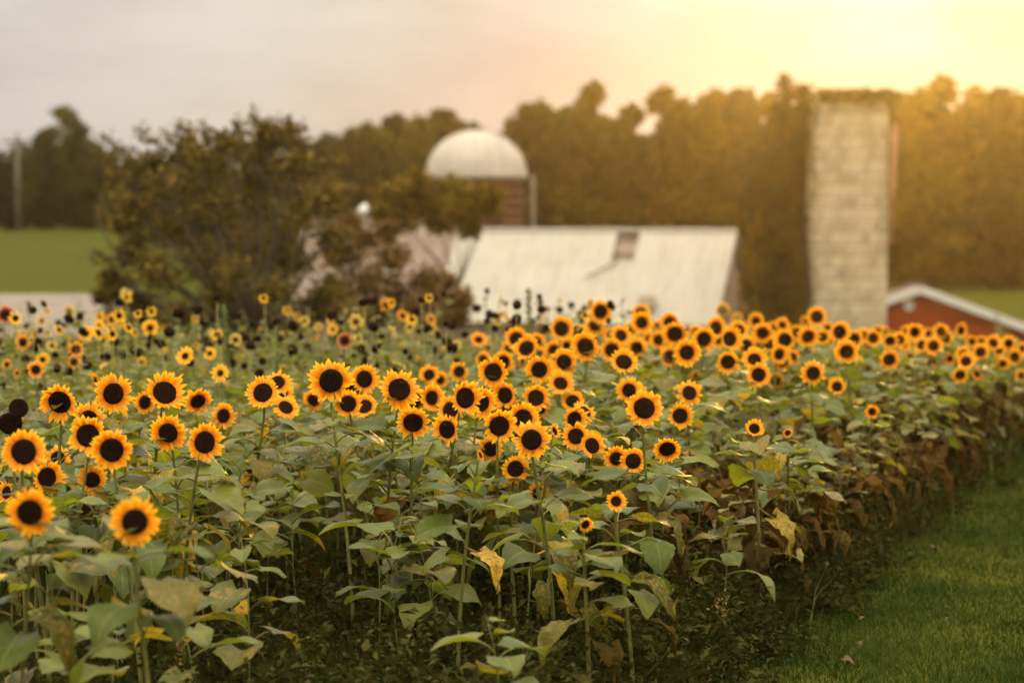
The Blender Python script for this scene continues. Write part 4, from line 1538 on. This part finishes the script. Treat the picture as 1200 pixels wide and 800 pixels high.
RAW = {'g': LEAF_RAW, 's': LEAF_RAW, 'y': WILT_RAW + LEAF_RAW[4:6], 'b': WILT_RAW, 'w': WILT_RAW}
for st, nm, mt in (('g', 'green_foliage', M['leaf']), ('s', 'spotted_foliage', M['leaf_spotted']), ('y', 'yellow_foliage', M['leaf_yellow']), ('b', 'withered_foliage', M['leaf_brown'])):
    vs, qs, us, n0 = [], [], [], 0
    for k, (s_, vi, m_) in enumerate(fill):
        if s_ == 'w':
            s_ = 's'
        if s_ != st:
            continue
        v, q, uv = RAW[st][vi % len(RAW[st])]
        A = np.array(m_)
        vs.append(v @ A[:3, :3].T + A[:3, 3])
        qs.append(q + n0)
        us.append(uv)
        n0 += len(v)
    if vs:
        lab = {'g': 'green sunflower foliage filling the field between the blooms', 's': 'spotted ageing sunflower foliage filling the field', 'y': 'yellowed sunflower leaves among the stand', 'b': 'withered brown sunflower leaves low in the stand'}[st]
        tagp(link(nm, np_mesh(nm, np.concatenate(vs), np.concatenate(qs), mt, np.concatenate(us))), lab, 'foliage', kind='stuff')
tagp(fstem.build('flowerless_stems', M['stem'], None, True), 'green stems of flowerless sunflowers within the field', 'stems', kind='stuff')

# tall seed spikes standing in the back rows
for px, y0, y1, w_, lab in ((263, 358, 440, 5, 'thick green seed spike, leftmost of the three above the back rows'), (322, 372, 440, 4, 'thin green seed spike, middle one of three above the back rows'), (619, 337, 400, 5, 'dark green seed spike standing before the white barn roof')):
    Y = 21.0
    p1 = at(px, y0, Y)
    p0 = Vector((p1.x + .03, Y, float(ground_z(p1.x, Y))))
    o_ = empty('seed_spike', p0)
    tagp(o_, lab, 'plant', 'seed spikes in the back rows')
    hh = p1.z - p0.z
    MB().tube([(0, 0, -.02), (-.01, 0, hh * .6), (-.03, 0, hh)], [.010, .008, .004], 6).build('stem', M['stem'], o_, True)
    n = 420
    t = rng.random(n)
    pp = np.stack([rng.normal(0, .012, n) - .01 - .02 * t, rng.normal(0, .012, n), hh * (.62 + .38 * t)], -1)
    v, q = leaf_cloud(pp, 0.026, rng)
    link('seed_head', np_mesh('seed_head', v, q, M['calyx']), o_)
    for k in range(6):
        l_ = link('leaf', LEAF['g'][k % 7], o_)
        l_.matrix_local = Matrix.Translation((0, 0, hh * (.2 + .07 * k))) @ Matrix.Rotation(k * 2.4, 4, 'Z') @ Matrix.Scale(.09, 4)

# far small blooms and dried heads beyond the countable ones, at the back of the stand
hv, hq, hs, gv, gq, gu = [], [], MB(), [], [], []
HD = disc_mesh(99, 1.0, .3, None)
hdv = np.array([tuple(v.co) for v in HD.vertices])[::1]
octv = np.array([(1, 0, 0), (0, 1, 0), (-1, 0, 0), (0, -1, 0), (0, 0, .5), (0, 0, -.5)])
octf = np.array([(0, 1, 4, 4), (1, 2, 4, 4), (2, 3, 4, 4), (3, 0, 4, 4), (1, 0, 5, 5), (2, 1, 5, 5), (3, 2, 5, 5), (0, 3, 5, 5)])
for k in range(230):
    rg = random.Random(9000 + k)
    Y = rg.uniform(19, 29)
    px_ = rg.uniform(-60, 560) if k < 190 else rg.uniform(560, 720)
    py_ = (rg.gauss(405, 14) if k % 3 else rg.uniform(348, 395)) if k < 190 else rg.gauss(372, 12)
    py_ = max(338, min(py_, 432))
    p = at(px_, py_, Y)
    zz = float(ground_z(p.x, Y))
    hs.tube([(p.x + rg.gauss(0, .08), Y + .05, zz), (p.x + rg.gauss(0, .04), Y + .03, zz + (p.z - zz) * .6), tuple(p)], [.006, .005, .003], 4)
    f_ = Vector((rg.gauss(0, .5), -1, rg.gauss(-.1, .4))).normalized()
    A = np.array(f_.to_track_quat('Z', 'Y').to_matrix())
    r_ = rg.uniform(.032, .058)
    if k % 6 < 1:
        v, q, uv = PET_SMALL[k % 3]
        gq.append(q + sum(len(x) for x in gv))
        gv.append((v * r_ * 1.25) @ A.T + np.array(p))
        gu.append(uv)
        r_ *= .62
    for ph in range(2):
        ct, st_ = math.cos(ph * .785), math.sin(ph * .785)
        o8 = octv @ np.array([[ct, st_, 0], [-st_, ct, 0], [0, 0, 1]])
        hq.append(octf[:, :3] + 6 * len(hv))
        hv.append((o8 * r_) @ A.T + np.array(p))
tagp(link('dried_heads', np_mesh('dried_heads', np.concatenate(hv), np.concatenate(hq), M['disc'])), 'tiny dark dried flower heads scattered over the back rows', 'seed heads', kind='stuff')
tagp(link('far_petals', np_mesh('far_petals', np.concatenate(gv), np.concatenate(gq), M['petal_yellow'], np.concatenate(gu))), 'tiny far golden blooms scattered over the back rows', 'blooms', kind='stuff')
tagp(hs.build('far_stalks', M['stem'], None, True), 'thin stalks carrying the tiny heads of the back rows', 'stems', kind='stuff')

# ------------------------------------------------------------------ weeds along the edge and under the stand
pts = []
rads = []
for k in range(520):
    Y = rng.uniform(8.2, 30)
    if rng.random() < .5:
        Y = rng.uniform(8.5, 17)
    off = rng.normal(-0.28, 0.20)
    x = edge_x(Y) + off
    h = max(0.06, 0.34 - 0.9 * max(0, off + .1) + rng.normal(0, .07))
    n = 3
    for j in range(n):
        pts.append((x + rng.normal(0, .1), Y + rng.normal(0, .1), h * (j + .5) / n))
        rads.append(0.13)
for k in range(800):
    Y = rng.uniform(7.6, 17)
    x = edge_x(Y) - abs(rng.normal(0, 1.6))
    h = rng.uniform(.15, .62)
    for j in range(3):
        pts.append((x + rng.normal(0, .1), Y + rng.normal(0, .1), h * (j + .5) / 3))
        rads.append(0.14)
bp = blob_points(np.array(pts), rads, [30] * len(pts), rng, 0.9, 0.2)
bp[:, 2] = np.maximum(bp[:, 2], 0.015)
v, q = leaf_cloud(bp, 0.042, rng, aspect=.45)
v2, q2 = leaf_cloud(bp[rng.random(len(bp)) < 0.20] + np.array([0, 0, .03]), 0.066, rng, aspect=.5)
q2 = q2 + len(v)
v, q = np.concatenate([v, v2]), np.concatenate([q, q2])
tagp(link('weeds', np_mesh('weeds', v, q, M['weeds'])), 'low dark weeds tangled along the field edge', 'weeds', kind='stuff')


def blades(n, xy, h, w, rg, lean=0.5):
    x, y = xy
    z = ground_z(x, y)
    a = rg.random(n) * 6.283
    b_ = rg.random(n) * 6.283
    hh = h * rg.uniform(.5, 1.3, n)
    ln = hh * lean * rg.random(n)
    dx, dy = np.cos(a) * ln, np.sin(a) * ln
    wx, wy = np.cos(b_) * w / 2, np.sin(b_) * w / 2
    o_ = np.zeros(n)
    rows_ = []
    for t, ww in ((0, 1.0), (.55, .8), (1.0, .12)):
        cx, cy, cz = x + dx * t * t, y + dy * t * t, z + hh * (t - .25 * lean * t * t)
        rows_.append(np.stack([cx - wx * ww, cy - wy * ww, cz], -1))
        rows_.append(np.stack([cx + wx * ww, cy + wy * ww, cz], -1))
    v = np.stack(rows_, 1).reshape(-1, 3)
    i = np.arange(n)[:, None] * 6
    q = np.concatenate([i + np.array([[0, 1, 3, 2]]), i + np.array([[2, 3, 5, 4]])])
    return v, q


# wispy dry stems in the weeds
n = 1500
Y = rng.uniform(8.2, 24, n)
x = edge_x(Y) + rng.normal(-.35, .22, n)
v, q = blades(n, (x, Y), 0.38, 0.006, rng, .7)
tagp(link('dry_weed_stems', np_mesh('dry_weed_stems', v, q, M['weeds_dry'])), 'wispy dry stems standing in the weeds along the field edge', 'weeds', kind='stuff')
n = 60000
Y = rng.uniform(7.5, 18, n)
x = edge_x(Y) - np.abs(rng.normal(0, 1.8, n)) + .05
v, q = blades(n, (x, Y), 0.36, 0.006, rng, 1.1)
tagp(link('rough_grass', np_mesh('rough_grass', v, q, M['weeds'])), 'rough grass growing between the sunflower stems', 'grass', kind='stuff')

n = 45000
Y = rng.uniform(10, 24, n)
x = -0.28 * Y + (edge_x(Y) + 0.28 * Y) * rng.random(n)
v, q = blades(n, (x, Y), 0.42, 0.008, rng, 1.0)
tagp(link('field_grass', np_mesh('field_grass', v, q, M['weeds'])), 'tall weedy grass under the sunflowers deeper in the field', 'grass', kind='stuff')

# mown lawn right of the field
n = 330000
Y = 8.5 + 27 * rng.random(n) ** 1.3
x = edge_x(Y) - 0.12 + (0.44 * Y + 0.4 - edge_x(Y) + 0.12) * rng.random(n) ** 1.15
clump = 0.5 + 0.5 * np.sin(x * 3.1 + 1.3 * np.sin(Y * 2.3)) * np.sin(Y * 2.7 + np.sin(x * 4.0))
keep = rng.random(n) < 0.55 + 0.45 * clump
x, Y = x[keep], Y[keep]
v, q = blades(len(x), (x, Y), 0.055 * (0.7 + 0.6 * clump[keep]), 0.0065, rng, 1.1)
tagp(link('lawn_grass', np_mesh('lawn_grass', v, q, M['grass'])), 'mown green lawn beside the sunflower field', 'grass', kind='stuff')

# fallen dead leaves on the lawn
dl_raw = leaf_piece(41, 0.9, 0.5, 0.2, 0.3, 0.02, 0.6)
dl = np_mesh('dead_leaf', dl_raw[0], dl_raw[1], M['dead_leaf'], dl_raw[2])
for k, (px, py, s, lab) in enumerate([(985, 769, .075, 'curled grey brown dead leaf nearest the camera on the lawn'), (1004, 750, .06, 'pale dead leaf just behind the nearest dead leaf on the lawn'), (954, 766, .05, 'small tan dead leaf on the lawn, left of the curled one'),
                                      (1093, 640, .09, 'brown dead leaf in the middle of the lawn'), (984, 674, .06, 'pale dead leaf on the lawn close to the field edge'), (1018, 721, .055, 'small brown dead leaf behind the front pair on the lawn'),
                                      (1117, 722, .045, 'tiny pale dead leaf at the right of the lawn'), (1074, 615, .06, 'small dead leaf farthest back on the lawn')]):
    r_ = ray(px, py)
    Y = (CAM_H - 0.055) / -r_[2]
    o_ = link('dead_leaf', dl)
    o_.location = (r_[0] * Y, Y, 0.045)
    o_.rotation_euler = (rng.normal() * .3, rng.normal() * .2, rng.random() * 6.28)
    o_.scale = (s, s, s)
    tagp(o_, lab, 'dead leaf', 'dead leaves on the lawn')

# ------------------------------------------------------------------ haze
hz = MB().box((0, 105.5, 3.6), (264, 295, 18.0))
hm = bpy.data.materials.new('haze')
hm.use_nodes = True
nt = hm.node_tree
nt.nodes.clear()
out = N(nt, 'ShaderNodeOutputMaterial')
pv = N(nt, 'ShaderNodeVolumePrincipled')
pv.inputs['Color'].default_value = (0.95, 0.85, 0.68, 1)
pv.inputs['Density'].default_value = HAZE_DENSITY
pv.inputs['Anisotropy'].default_value = HAZE_ANISO
nt.links.new(pv.outputs[0], out.inputs['Volume'])
hb_ = hz.build('haze', hm)
tagp(hb_, 'thin warm evening haze over the whole farm', 'haze', kind='stuff')
